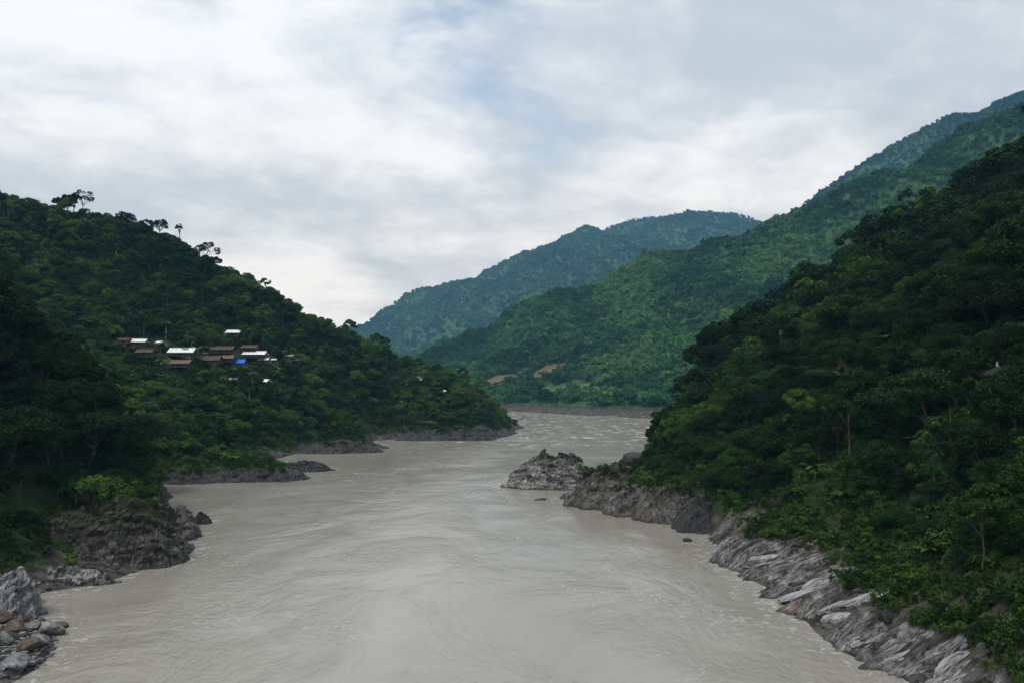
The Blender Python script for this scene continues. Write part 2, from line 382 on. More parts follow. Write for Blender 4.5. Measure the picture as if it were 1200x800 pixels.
# --- mountain across the bend
shoreM = [np.array([-420, 1130, 0]), np.array([-150, 960, 0]), W(560, 480.6), W(600, 481.5), W(650, 484), W(700, 486.5), W(765, 490), np.array([240, 530, 0]), np.array([400, 470, 0])]
waterM = [p + np.array([-25, -60, -8]) for p in shoreM]
ridgeM = ridge([(1420, 40, 860), (1200, 124, 900), (1130, 152, 920), (1050, 192, 950), (1000, 215, 975), (950, 242, 1000), (890, 262, 1030), (840, 272, 1060), (760, 294, 1100), (690, 320, 1130),
                (640, 344, 1150), (580, 374, 1180), (520, 404, 1200), (480, 425, 1240), (380, 470, 1300)], 13)
innerM = [P(600, 446, 905, 3), P(660, 453, 800, 3), P(640, 434, 905, 4), P(720, 420, 840, 6), P(820, 380, 830, 6), P(950, 340, 800, 6), P(740, 350, 960, 6), P(560, 420, 1050, 6), P(1150, 260, 800, 6), P(870, 300, 960, 6),
          P(640, 474, 770, 2), P(720, 476, 700, 2)]
backM = behind(ridgeM[::2], [(20, 160, -40), (40, 400, -150)])
hill_M = Hill(shoreM + waterM + ridgeM + innerM + backM, (-460, 860, 440, 1480), 8.0, (150, 10.0), 3.0, floor=-8, c=15, gully=(170, 34))
# --- farthest ridges
FS = 1.6
def far(lst, k): return [(u, v, Y * k) for u, v, Y in lst]
ridgeF = ridge(far([(250, 446, 2150), (340, 412, 2170), (410, 380, 2200), (440, 368, 2200), (480, 348, 2210), (520, 331, 2210), (562, 312, 2220), (600, 302, 2230), (650, 283, 2240), (690, 263, 2250), (740, 253, 2260),
                (775, 257, 2270), (800, 257, 2280), (825, 251, 2290), (850, 256, 2300), (885, 260, 2320), (950, 272, 2350), (1100, 250, 2400), (1300, 240, 2450)], FS), 32)
footF = [P(u, v, Y * 1.45, 0) for u, v, Y in ((300, 470, 1850), (420, 452, 1800), (480, 425, 1720), (520, 412, 1640), (560, 400, 1700), (650, 345, 1850), (720, 310, 1950), (800, 290, 2050), (900, 290, 2100), (1100, 300, 2150))]
hill_F = Hill(ridgeF + footF + behind(ridgeF[::3], [(0, 480, -140), (0, 1100, -480)]) + [np.array([-1400, 2300, 0]), np.array([-400, 2200, 0]), np.array([300, 2150, 20])],
              (-1500, 3000, 2150, 4700), 22.0, (420, 34.0), 9.0, floor=-8, c=40, gully=(480, 90))
ridgeB = ridge(far([(1500, 20, 1420), (1300, 70, 1440), (1200, 105, 1460), (1150, 131, 1480), (1105, 139, 1490), (1050, 170, 1510), (1000, 200, 1540), (950, 236, 1570), (900, 275, 1600)], 1.35), 8)
hill_B = Hill(ridgeB + behind(ridgeB[::2], [(0, 270, -95), (0, 600, -300), (0, -400, -260)]), (500, 2300, 1500, 2750), 16.0, (240, 22.0), 12.0, floor=-8, c=26)

soil_L = [hill_L.at(u, v) for u, v in ((497, 421), (504, 424), (511, 426))]
soil_L = [p for p in soil_L if p is not None]
vill_px = [(150, 405), (172, 416), (190, 405), (214, 418), (245, 426), (262, 412), (280, 427), (300, 422), (272, 395), (316, 424), (335, 422), (205, 426)]
vill_pts = [p for p in (hill_L.at(u, v) for u, v in vill_px) if p is not None]
soil_M = [p for p in (hill_M.at(u, v) for u, v in ((572, 447), (582, 446), (592, 444), (640, 434), (650, 432))) if p is not None]
crop_M = [p for p in (hill_M.at(u, v) for u, v in ((640, 456), (652, 455), (664, 454), (676, 453), (688, 452), (700, 451))) if p is not None]

hill_L.build('left_hillside', M_ground, {'soil': np.maximum(hill_L.near(soil_L, 6), 0.5 * hill_L.near(vill_pts, 5)), 'crop': 0 * hill_L.X})
hill_R.build('right_hillside', M_ground, {'soil': 0 * hill_R.X, 'crop': 0 * hill_R.X})
hill_M.build('mountain', M_far, {'soil': hill_M.near(soil_M, 19), 'crop': hill_M.near(crop_M, 7)})
hill_F.build('far_mountain', M_far, {'soil': 0 * hill_F.X, 'crop': 0 * hill_F.X})
hill_B.build('upper_mountain', M_far, {'soil': 0 * hill_B.X, 'crop': 0 * hill_B.X})
gv = np.array([[-4400, -700, -9], [4400, -700, -9], [4400, 5300, -9], [-4400, 5300, -9]], float)
tag(link('ground', mesh_np('ground', gv, [[0, 1, 2, 3]], M_ground)), kind='structure')

# ------------------------------------------------------------------ river
def river():
    m, t, b = new_mat('silty_river_water')
    g = N(t, 'ShaderNodeNewGeometry'); p = g.outputs['Position']
    wv = N(t, 'ShaderNodeTexNoise'); t.links.new(mapping(t, p, scale=(0.03, 0.02, 1)), wv.inputs['Vector']); wv.inputs['Scale'].default_value = 1.0; wv.inputs['Detail'].default_value = 3
    wa = N(t, 'ShaderNodeVectorMath', operation='MULTIPLY_ADD'); t.links.new(wv.outputs['Color'], wa.inputs[0]); wa.inputs[1].default_value = (22, 22, 0); t.links.new(p, wa.inputs[2])
    q = mapping(t, wa.outputs[0], rot=(0, 0, 0.12), scale=(1.0, 0.55, 1))
    n_big = noise_node(t, q, 0.035, 5, 0.6, 0.5); n_rip = noise_node(t, q, 0.45, 7, 0.66, 0.3); n_fine = noise_node(t, q, 1.7, 4, 0.6, 0.4)
    f1 = noise_node(t, mapping(t, q, loc=(7, 3, 0)), 0.14, 8, 0.66, 1.2)
    line = map_range(t, math_node(t, 'ABSOLUTE', math_node(t, 'SUBTRACT', f1, 0.5)), 0.0, 0.035, 1.0, 0.0)
    crumb = map_range(t, noise_node(t, mapping(t, q, loc=(3, 5, 0)), 1.9, 6, 0.75, 0.5), 0.46, 0.66)
    patch = map_range(t, noise_node(t, mapping(t, p, loc=(30, 11, 0)), 0.030, 4, 0.6, 0.3), 0.46, 0.70)
    fleck = map_range(t, noise_node(t, mapping(t, q, loc=(1, 9, 0)), 0.8, 7, 0.74, 0.7), 0.60, 0.74)
    sy = N(t, 'ShaderNodeSeparateXYZ'); t.links.new(p, sy.inputs[0])
    riff = math_node(t, 'MULTIPLY', map_range(t, sy.outputs[1], 230, 420), map_range(t, noise_node(t, mapping(t, p, loc=(8, 2, 0), scale=(1, 0.5, 1)), 0.16, 6, 0.7, 0.6), 0.50, 0.66))
    foam = math_node(t, 'MULTIPLY', math_node(t, 'MULTIPLY_ADD', fleck, 0.5, math_node(t, 'MULTIPLY', line, crumb)), patch, clamp=True)
    foam = math_node(t, 'ADD', foam, math_node(t, 'MULTIPLY', riff, 0.55), clamp=True)
    sh = N(t, 'ShaderNodeAttribute'); sh.attribute_type = 'GEOMETRY'; sh.attribute_name = 'shore'
    wash = math_node(t, 'MULTIPLY', sh.outputs['Fac'], map_range(t, noise_node(t, mapping(t, p, loc=(4, 6, 0)), 0.9, 7, 0.72, 0.8), 0.50, 0.64))
    foam = math_node(t, 'ADD', foam, math_node(t, 'MULTIPLY', wash, 0.7), clamp=True)
    col = mixc(t, map_range(t, n_big, 0.35, 0.65), (0.224, 0.215, 0.178), (0.270, 0.267, 0.236))
    col = mixc(t, map_range(t, n_rip, 0.35, 0.7, 0, 0.12), col, (0.31, 0.285, 0.24))
    col = mixc(t, math_node(t, 'MULTIPLY', foam, 0.55), col, (0.62, 0.61, 0.58))
    t.links.new(col, b.inputs['Base Color'])
    b.inputs['IOR'].default_value = 1.55
    t.links.new(map_range(t, foam, 0, 1, 0.16, 0.6), b.inputs['Roughness'])
    boil = map_range(t, noise_node(t, mapping(t, q, loc=(2, 4, 0)), 0.055, 5, 0.6, 0.8), 0.38, 0.62, 0.35, 1.25)
    h = math_node(t, 'MULTIPLY', math_node(t, 'ADD', math_node(t, 'MULTIPLY', n_rip, 0.55), math_node(t, 'MULTIPLY', n_fine, 0.30)), boil)
    set_bump(t, b, h, 0.34, 0.6)
    res = 1.6
    x = np.arange(-150, 150, res); y = np.arange(-20, 900, res)
    X, Y = np.meshgrid(x, y)
    fl = fbm2(X / 1.0, Y / 1.6, 9, 4, 2.0) * 0.10 + fbm2(X, Y / 1.5, 30, 2, 4.0) * 0.10
    rap = sstep(300, 380, Y.ravel()) * (1 - sstep(760, 900, Y.ravel()))
    fl = fl * (1 + 2.2 * rap)
    v = np.stack([X.ravel(), Y.ravel(), fl], 1)
    n0 = len(v); faces = grid_faces(len(x), len(y))
    # calm outer sheet, out of sight behind the spurs
    o = np.array([[-700, -100], [-150, -100], [148.4, -100], [700, -100], [-700, 1300], [-150, 1300], [148.4, 1300], [700, 1300], [-150, 899.9], [148.4, 899.9], [-150, -20], [148.4, -20]], float)
    v = np.concatenate([v, np.c_[o, np.full(len(o), -0.05)]])
    e = np.array([[0, 1, 5, 4], [2, 3, 7, 6], [8, 9, 6, 5], [1, 2, 11, 10]]) + n0
    me = mesh_np('river', v, np.concatenate([faces, e]), m, True)
    hh = np.maximum(np.where(v[:, 0] < 24, hill_L.h(v[:, 0], v[:, 1]), -6), np.where(v[:, 0] > 4, hill_R.h(v[:, 0], v[:, 1]), -6))
    sh = sstep(-2.2, -0.2, hh)
    for u_, v_, r_ in ((632, 566, 13), (705, 585, 11), (233, 610, 4), (206, 626, 5), (158, 655, 9)):
        c_ = W(u_, v_); sh = np.maximum(sh, 1 - sstep(0.9, 1.35, np.hypot(v[:, 0] - c_[0], v[:, 1] - c_[1]) / r_))
    a = me.attributes.new('shore', 'FLOAT', 'POINT'); a.data.foreach_set('value', sh.astype(np.float32))
    return tag(link('river', me), kind='structure')
river()
# ------------------------------------------------------------------ rocks
GREEN = []
def saw(q):
    f = q - np.floor(q); return np.where(f < 0.8, f / 0.8, (1 - f) / 0.2) - 0.5
def outcrop(name, label, mat, loc, a, b, H, yaw, seed, res=0.22, ramp=None, sharp=1.7, cell=(4.2, 1.0), amp=0.55, base=-1.6, peak=0.0, group=None, hill=None, dip=0.7, beds=0.35, green=0.0, gz=3.0):
    """bedrock: local x runs along the beds; with a hill the beds climb the bank from the water towards +x"""
    nx, ny = int(2.5 * a / (res * (1.5 if hill else 1))), int(2.5 * b / (res * (0.55 if hill else 1)))
    X, Y = np.meshgrid(np.linspace(-1.25 * a, 1.25 * a, nx), np.linspace(-1.25 * b, 1.25 * b, ny))
    x, y = X.ravel(), Y.ravel()
    ang = np.arctan2(y / b, x / a)
    edge = 1 + 0.22 * perlin(np.stack([np.cos(ang) * 1.9, np.sin(ang) * 1.9, np.full(x.shape, seed)], 1)) + 0.10 * fbm2(x, y, 0.3 * b, 3, seed + 3)
    xs = (x - peak * a) / np.where(x > peak * a, a * (1 - peak), a * (1 + peak))
    r = np.sqrt(xs ** 2 + (y / b) ** 2) / edge
    if hill is None:
        prof = np.clip(1 - r ** sharp, -0.6, 1)
        # the mass itself is a few big leaning blocks
        blk = facets(x / (0.55 * a) + seed, y / (0.5 * b) + 3, seed + 31) * 0.20 + facets(x / (0.26 * a), y / (0.25 * b) + seed, seed + 37) * 0.06
        z = base + (H - base) * prof * (1 + blk * np.clip(prof * 1.6, 0, 1))
        z = z + fbm2(x, y, 0.45 * b, 3, seed + 17) * 0.09 * H * np.clip(prof + .3, 0, 1)
    else:
        prof = np.clip(1 - np.clip(r, 0, 2) ** 3.0, -0.6, 1)
        c_, s_ = math.cos(yaw), math.sin(yaw)
        g = np.clip(hill.h(loc[0] + x * c_ - y * s_, loc[1] + x * s_ + y * c_), -1.2, 99)
        tip = sstep(-1.0, -0.35, x / a)
        up_ = 1 - sstep(0.35, 1.0, x / a); z = g + (H * np.clip(prof * 1.6, -.6, 1) * (0.35 + 0.65 * tip) * up_) - 0.6 * (1 - np.clip(prof, 0, 1)) - 0.4 * (1 - up_)
        z = z + saw((y + fbm2(x / 2, y, 6, 2, seed) * 1.1) / 2.4) * 0.8 * np.clip(prof * 1.5, 0, 1)
    Z = z.reshape(ny, nx); gy, gx = np.gradient(Z, Y[1, 0] - Y[0, 0], X[0, 1] - X[0, 0])
    from numpy import hypot
    n = np.stack([-gx.ravel(), -gy.ravel(), np.ones(x.shape)], 1); n /= np.linalg.norm(n, axis=1)[:, None]
    k = np.clip(0.35 + prof, 0.25, 1)
    q = y * math.cos(dip) + z * math.sin(dip) if hill is None else y + 0.3 * (z - g)
    w1 = x + fbm2(x, q, 3.5, 3, seed) * 0.7; w2 = q + fbm2(x / 2.5, q, 4.5, 3, seed + 9) * 0.45 + 0.06 * x
    s1, t1 = w1 / cell[0], w2 / cell[1]
    d = facets(s1, t1, seed) + facets(s1 * 2.3 + 5, t1 * 2.1 + 3, seed + 11) * 0.55 + facets(s1 * 5.1, t1 * 4.6, seed + 23) * 0.28
    if hill is not None: d = facets(w1 / 9.0, w2 / cell[1], seed) * 0.7 + facets(w1 / 4.0 + 5, w2 / (cell[1] * 0.45), seed + 11) * 0.35
    if hill is not None: d = d - 0.35 * (np.abs(saw(w1 / 3.3 + hash01(np.floor(w2 / cell[1]), 0 * w2, seed) * 5)) < 0.03)
    d = amp * d + beds * (saw(w2 / (cell[1] * 1.3)) * 1.1 + saw(w2 / (cell[1] * 0.47) + 0.3) * 0.5)
    d = d * k + fbm2(x, q, 0.8, 3, seed + 4) * (0.08 if hill is None else 0.03)
    v = np.stack([x, y, z], 1) + n * d[:, None]
    f = grid_faces(nx, ny)
    rq = r[f].min(1); f = f[(rq < (1.22 if hill is None else 1.05))]
    used = np.unique(f); remap = np.zeros(len(v), int); remap[used] = np.arange(len(used))
    o = link(name, mesh_np(name, v[used], remap[f], mat, False), loc=(loc[0], loc[1], 0), rz=yaw)
    if green:
        nz = n[:, 2]; pn = fbm2(x, y, 2.6, 2, seed + 40)
        ok = (nz > 0.55) & (v[:, 2] > gz + 0.8 * pn) & (r < 1.0) & (pn > -0.2) & (np.random.default_rng(int(seed * 10)).uniform(size=len(x)) < green * res * res)
        c_, s_ = math.cos(yaw), math.sin(yaw)
        GREEN.append(np.stack([loc[0] + v[ok, 0] * c_ - v[ok, 1] * s_, loc[1] + v[ok, 0] * s_ + v[ok, 1] * c_, v[ok, 2] - 0.08], 1))
    return tag(o, label, 'rock', group)

def boulder_mesh(seed, sub=4, cuts=13, soft=0.05):
    import bmesh
    bm = bmesh.new(); bmesh.ops.create_icosphere(bm, subdivisions=sub, radius=1.0)
    v = np.array([q.co[:] for q in bm.verts]); f = np.array([[q.index for q in t.verts] for t in bm.faces]); bm.free()
    r_ = np.random.default_rng(seed); n = r_.normal(size=(cuts, 3)); n /= np.linalg.norm(n, axis=1)[:, None]
    d = r_.uniform(0.55, 0.85, cuts)
    dots = v @ n.T; rr = np.where(dots > 0.05, d[None] / np.maximum(dots, 0.05), 9.0)
    rr = -np.log(np.exp(-rr / soft).sum(1) + math.exp(-1.0 / soft)) * soft
    rr = rr * (1 + 0.05 * fbm(v * 2.2 + seed, 4)) + 0.015 * fbm(v * 9 + seed, 2)
    return v * rr[:, None], f
_bk = {}
def boulder(label, mat, loc, size, seed, rz=0.0, tilt=0.0, group=None, name='boulder'):
    key = (seed % 9, mat.name)
    if key not in _bk:
        v, f = boulder_mesh(seed % 9 + 40); _bk[key] = mesh_np('boulder', v, f, mat, True)
    o = link(name, _bk[key], loc=loc); o.scale = size; o.rotation_euler = (tilt, tilt * 0.6, rz)
    return tag(o, label, 'rock', group)

D = math.radians
# right bank, from the near corner up the river
def Wc(u, v, z=0.0): return W(u, v, z)
HR = dict(hill=hill_R)
p = W(1120, 850); outcrop('rock_ledge', 'banded rock ledges filling the lower right corner of the picture', M_rock_pale, p + (8.0, 2.0, 0), 13.5, 7.0, 0.9, D(3), 1.3, 0.17, amp=0.6, cell=(6, 1.35), green=2.6, gz=3.2, **HR)
p = W(1040, 790); outcrop('rock_ledge', 'dark grooved rock ledge at the water, first above the lower right corner ledges', M_rock_pale, p + (8.4, 2.4, 0), 12.5, 4.4, 1.0, D(4), 3.3, 0.17, amp=0.6, cell=(6, 1.2), green=2.6, gz=3.2, **HR)
p = W(1000, 764); outcrop('rock_ledge', 'palest grooved rock slab slanting down into the brown water', M_rock_pale, p + (8.4, 2.2, 0), 12.0, 4.2, 1.5, D(2), 4.1, 0.16, amp=0.6, cell=(6, 1.2), green=2.6, gz=3.2, **HR)
p = W(940, 730); outcrop('rock_ledge', 'grey grooved slab with a rust-brown patch on its upper end', M_rock_rust, p + (9.4, 3.6, 0), 13.0, 4.6, 1.1, D(4), 7.7, 0.17, amp=0.55, cell=(6, 1.2), green=2.6, gz=3.2, **HR)
p = W(905, 705); outcrop('rock_ledge', 'long pointed slab reaching farthest out into the brown water', M_rock_pale, p + (8.6, 3.4, 0), 12.5, 3.6, 1.3, D(6), 9.2, 0.17, amp=0.55, cell=(6, 1.1), green=2.6, gz=3.2, **HR)
p = W(960, 733); outcrop('rock_ledge', 'small low split rock at the waterline between two pale slabs', M_rock_dark, p + (1.2, 0.4, 0), 2.6, 1.2, 1.0, D(12), 2.2, 0.10, cell=(1.6, 0.5), amp=0.22, base=-0.8)
p = W(890, 684); outcrop('rock_ledge', 'dark mossy rock shoulder between the pointed slab and the striped cliff', M_rock_pale, p + (9.5, 4.5, 0), 13.0, 5.4, 0.9, D(10), 12.4, 0.2, amp=0.6, cell=(5, 1.3), green=2.6, gz=3.2, **HR)
p = W(858, 664); outcrop('rock_cliff', 'pale striped rock cliff slanting into the water midway along the right bank', M_rock_pale, p + (6.4, 4.6, 0), 11.0, 6.6, 2.2, D(22), 15.8, 0.17, amp=0.5, cell=(6, 1.0), green=2.6, gz=3.2, **HR)
p = W(838, 636); outcrop('rock_ledge', 'low dark ledge tucked behind the striped cliff', M_rock_mid, p + (6.0, 3.6, 0), 10.0, 5.0, 1.2, D(28), 16.8, 0.2, amp=0.6, cell=(5, 1.3), green=2.6, gz=3.2, **HR)
p = W(812, 624); outcrop('rock_outcrop', 'rounded dark grey rock at the waterline beside the striped cliff', M_rock_dark, p + (1.4, 3.6, 0), 5.0, 4.6, 4.6, D(60), 18.3, 0.17, cell=(2.2, 1.3), amp=0.3, sharp=3.2, beds=0.2)
p = W(775, 613); outcrop('rock_outcrop', 'grey rock bluff with pale streaks and a flat grassy top', M_rock_mid, p + (2.6, 6.0, 0), 8.5, 7.0, 5.4, D(60), 21.1, 0.2, green=1.6, gz=4.4, cell=(3.0, 1.0), amp=0.4, sharp=3.6)
p = W(735, 604); outcrop('rock_outcrop', 'low grey rock step joining the bluff and the brown-grey hump', M_rock_mid, p + (2.0, 5.0, 0), 7.5, 5.5, 4.6, D(50), 22.7, 0.2, green=1.2, gz=3.8, cell=(3.0, 1.0), amp=0.4, sharp=3.0)
p = W(705, 596); outcrop('rock_outcrop', 'broad brown-grey rock hump beside the mid-river crag', M_rock_mid, p + (3.0, 6.5, 0), 10.5, 7.0, 8.2, D(35), 24.9, 0.19, green=1.4, gz=5.6, cell=(3.0, 1.1), amp=0.5, sharp=2.3, peak=0.05)
p = W(668, 584); outcrop('rock_outcrop', 'tilted pale slab at the foot of the brown-grey hump', M_rock_pale, p + (1.4, 1.6, 0), 5.2, 2.1, 2.2, D(28), 27.7, 0.11, cell=(3.0, 0.6), amp=0.22, sharp=2.4, peak=0.3, beds=0.2)
p = W(640, 573); outcrop('rock_crag', 'jagged black and white crag standing out into the river', M_rock_crag, p + (0.5, 5.5, 0), 11.2, 6.6, 7.4, D(-4), 31.4, 0.17, green=0.5, gz=6.2, cell=(2.2, 1.2), amp=0.8, sharp=2.3, peak=0.05)
p = W(670, 570); outcrop('rock_crag', 'smaller right-hand peak of the jagged mid-river crag', M_rock_crag, p + (1.0, 5.0, 0), 7.0, 5.0, 7.4, D(20), 34.1, 0.17, cell=(2.2, 1.1), amp=0.7, sharp=1.9, peak=-0.1)
p = W(664, 574); outcrop('rock_outcrop', 'low shiny rock between the jagged crag and the tilted slab', M_rock_crag, p + (1.6, 1.8, 0), 4.6, 2.4, 2.8, D(20), 33.4, 0.14, cell=(2.0, 0.7), amp=0.3)
p = W(695, 566); outcrop('rock_outcrop', 'low broken rocks linking the crag to the right bank', M_rock_crag, p + (1.6, 2.8, 0), 8.0, 4.0, 3.4, D(15), 35.4, 0.18, cell=(2.0, 0.9), amp=0.4)
p = W(742, 545); boulder('single rounded dark boulder between the crag and the wooded spur', M_rock_dark, (p[0], p[1], 1.6), (4.0, 3.4, 3.4), 3, 0.4)
p = W(806, 634); boulder('small lone rock poking out of the brown water below the rounded rock', M_rock_dark, (p[0], p[1], 0.05), (1.0, 0.7, 0.6), 5, 0.3)
p = W(634, 585); boulder('flat wet rock awash in front of the tilted slab', M_rock_dark, (p[0], p[1], 0.0), (1.7, 0.8, 0.42), 2, 0.1)
p = W(1040, 735, 2.5); boulder('dark loose boulder lying on the palest banded slab', M_rock_dark, (p[0], p[1], 3.6), (1.05, 0.75, 0.7), 6, 0.9)
q = hill_R.at(1130, 690); boulder('large dark boulder with a pale corner below the bushes at lower right', M_rock_dark, (q[0], q[1], q[2] + 0.8), (1.5, 1.1, 1.1), 7, 0.2)
# single slabs lying along the beds of the right bank
_sk = {}
slab_px = [(1046, 782, 4.2), (1078, 768, 3.6), (1010, 757, 4.6), (1040, 742, 3.8), (1075, 735, 3.2), (968, 737, 2.6), (985, 715, 4.4), (1018, 708, 3.6), (925, 708, 4.2), (950, 694, 3.6), (985, 690, 3.0), (880, 664, 3.8), (905, 650, 3.4), (868, 645, 3.0), (930, 668, 3.0), (1110, 790, 3.6), (1130, 755, 3.2)]
slab_lab = ['pale slab at the waterline nearest the lower right corner', 'pale slab just inland of the lowest waterline slab', 'long pale slab entering the brown water below the pointed ledge', 'slab lying just inland of the long pale waterline slab',
            'short slab high on the bank near the dark loose boulder', 'small slab at the water beside the split rock', 'long slab across the middle of the rusty ledge', 'slab above the long one on the rusty ledge', 'slab forming the edge of the pointed ledge',
            'slab halfway up the pointed ledge', 'short slab at the grassy top of the pointed ledge', 'slab at the waterline under the striped cliff', 'slab on the upper part of the striped cliff', 'short slab at the upriver end of the striped cliff', 'slab in the dip between striped cliff and pointed ledge',
            'slab on the ledges by the lower right corner', 'slab high on the ledges at the right edge']
for i, ((u, v, L_), lab) in enumerate(zip(slab_px, slab_lab)):
    q = hill_R.at(u, v); q = W(u, v) if q is None else q
    key = i % 6
    if key not in _sk:
        bv, bf = boulder_mesh(90 + key, 4, 15, 0.02); bv[:, 2] += 0.10 * facets(bv[:, 0] * 1.3 + 9, bv[:, 1] * 2.6, key + 3.0); _sk[key] = mesh_np('flat_rock', bv, bf, M_slab, False)
    o = link('flat_rock', _sk[key], loc=(q[0] + L_ * .35, q[1] + .3, q[2] + .75)); o.scale = (L_ * .85, 1.1, 0.85)
    e_ = 1.5; sl_ = float(hill_R.h(q[0] + 2 * e_, q[1]) - hill_R.h(q[0] - e_, q[1])) / (3 * e_)
    o.rotation_euler = (rng.uniform(-.35, .05), -math.atan(sl_) * .9, D(rng.uniform(-2, 10) + (16 if u < 900 else 0)))
    tag(o, lab, 'rock', 'slabs on the right bank')
# left bank
p = W(158, 668); outcrop('rock_outcrop', 'big dark rock with slanting pale beds at its tip on the left bank', M_rock_strip, p + (-3.6, 4.6, 0), 8.0, 6.0, 8.2, D(24), 41.2, 0.15, green=1.2, gz=5.6, cell=(3.8, 0.9), amp=0.55, sharp=2.5, peak=0.2)
p = W(110, 668); outcrop('rock_outcrop', 'dark overgrown rock wall behind the big dark rock', M_rock_dark, p + (-3.0, 8.0, 0), 9.0, 5.0, 8.6, D(15), 42.9, 0.18, green=1.6, gz=4.0, cell=(3.0, 1.2), amp=0.6, sharp=2.8)
p = W(206, 634); outcrop('rock_outcrop', 'brown-topped rock standing at the river tip of the big dark rock', M_rock_mid, p + (-0.8, 3.0, 0), 3.4, 3.6, 5.0, D(70), 44.6, 0.15, cell=(2.2, 0.9), amp=0.4, sharp=2.6)
p = W(233, 614); outcrop('rock_outcrop', 'small dark rock alone in the water off the left bank', M_rock_dark, p + (0, 0.8, 0), 2.5, 1.6, 1.9, D(10), 46.1, 0.12, cell=(1.8, 0.6), amp=0.3, base=-1.0)
p = W(75, 690); outcrop('rock_ledge', 'low cobbly pale rock shelf at the foot of the big dark rock', M_rock_pale, p + (-0.6, 2.6, 0), 7.0, 2.6, 2.1, D(14), 48.8, 0.15, cell=(1.4, 0.9), amp=0.42)
p = W(100, 670); outcrop('rock_outcrop', 'dark jumble of rock under the trees behind the pale shelf', M_rock_dark, p + (-6.0, 6.0, 0), 9.0, 4.6, 5.4, D(20), 50.8, 0.2, cell=(2.2, 1.3), amp=0.6)
p = W(6, 735); outcrop('rock_outcrop', 'tall grey rock slab leaning at the left edge of the picture', M_boulder_grey, p + (-1.6, 2.8, 0), 4.6, 3.6, 5.2, D(105), 52.3, 0.13, cell=(3.2, 0.8), amp=0.42, sharp=2.4)
p = W(28, 712); outcrop('rock_outcrop', 'smaller grey slab at the foot of the tall leaning slab', M_boulder_grey, p + (0.0, 1.0, 0), 2.8, 1.7, 2.2, D(120), 54.3, 0.11, cell=(2.2, 0.7), amp=0.3)
# dark spit and low cliffs further along the left bank
p = W(300, 565); outcrop('rock_outcrop', 'dark rocky spit with a grassy back below the village', M_rock_dark, p + (-2, 6.5, 0), 17, 8.0, 4.4, D(8), 61.2, 0.3, green=2.2, gz=2.2, cell=(2.4, 1.4), amp=0.6, sharp=1.8)
p = W(215, 568); outcrop('rock_outcrop', 'low dark rock shelf where the spit meets the wooded cove', M_rock_dark, p + (-2, 4.5, 0), 12, 4.6, 2.6, D(6), 63.2, 0.3, green=1.6, gz=1.6, cell=(2.4, 1.3), amp=0.55)
p = W(360, 553); outcrop('rock_outcrop', 'low black rock point at the tip of the spit', M_rock_dark, p + (-1.0, 3.0, 0), 10.5, 4.0, 2.8, D(16), 65.2, 0.24, cell=(2.2, 1.1), amp=0.5)
p = W(318, 564); boulder('small black rock off the near edge of the spit', M_rock_dark, (p[0], p[1], 0.1), (2.2, 1.2, 1.1), 1, 0.3)
p = W(400, 531); outcrop('rock_cliff', 'low dark cliff at the water beyond the spit', M_rock_dark, p + (-3, 5, 0), 20, 7, 3.8, D(6), 67.2, 0.4, green=1.2, gz=2.6, cell=(3.0, 1.6), amp=0.6, sharp=2.4)
p = W(520, 516); outcrop('rock_cliff', 'long low grey cliff under the end of the left hill', M_rock_dark, p + (0, 6, 0), 25, 7.5, 4.6, D(3), 69.2, 0.5, green=1.0, gz=3.2, cell=(3.2, 1.8), amp=0.7, sharp=2.6)
p = W(566, 513); outcrop('rock_outcrop', 'grey rock nose at the end of the long low cliff', M_rock_dark, p + (-1, 5, 0), 11, 6, 5.0, D(12), 71.2, 0.4, cell=(2.6, 1.6), amp=0.6)
p = W(588, 505); outcrop('rock_outcrop', 'dark pointed rock at the farthest tip of the left bank', M_rock_dark, p + (0, 4, 0), 9.0, 5, 6.4, D(-10), 73.2, 0.35, cell=(2.6, 1.4), amp=0.6, sharp=1.4)
p = W(584, 494); outcrop('rock_outcrop', 'black rock just showing behind the left bank tip', M_rock_dark, p + (-4, 4, 0), 9.0, 5, 6.0, D(4), 75.2, 0.4, cell=(2.6, 1.4), amp=0.6, sharp=1.5)
p = W(616, 492); outcrop('rock_outcrop', 'pale wet rock washed by white water at the river bend', M_rock_pale, p + (0, 2, 0), 6.2, 4, 3.6, D(4), 77.2, 0.3, cell=(2.4, 1.4), amp=0.5, sharp=1.4)
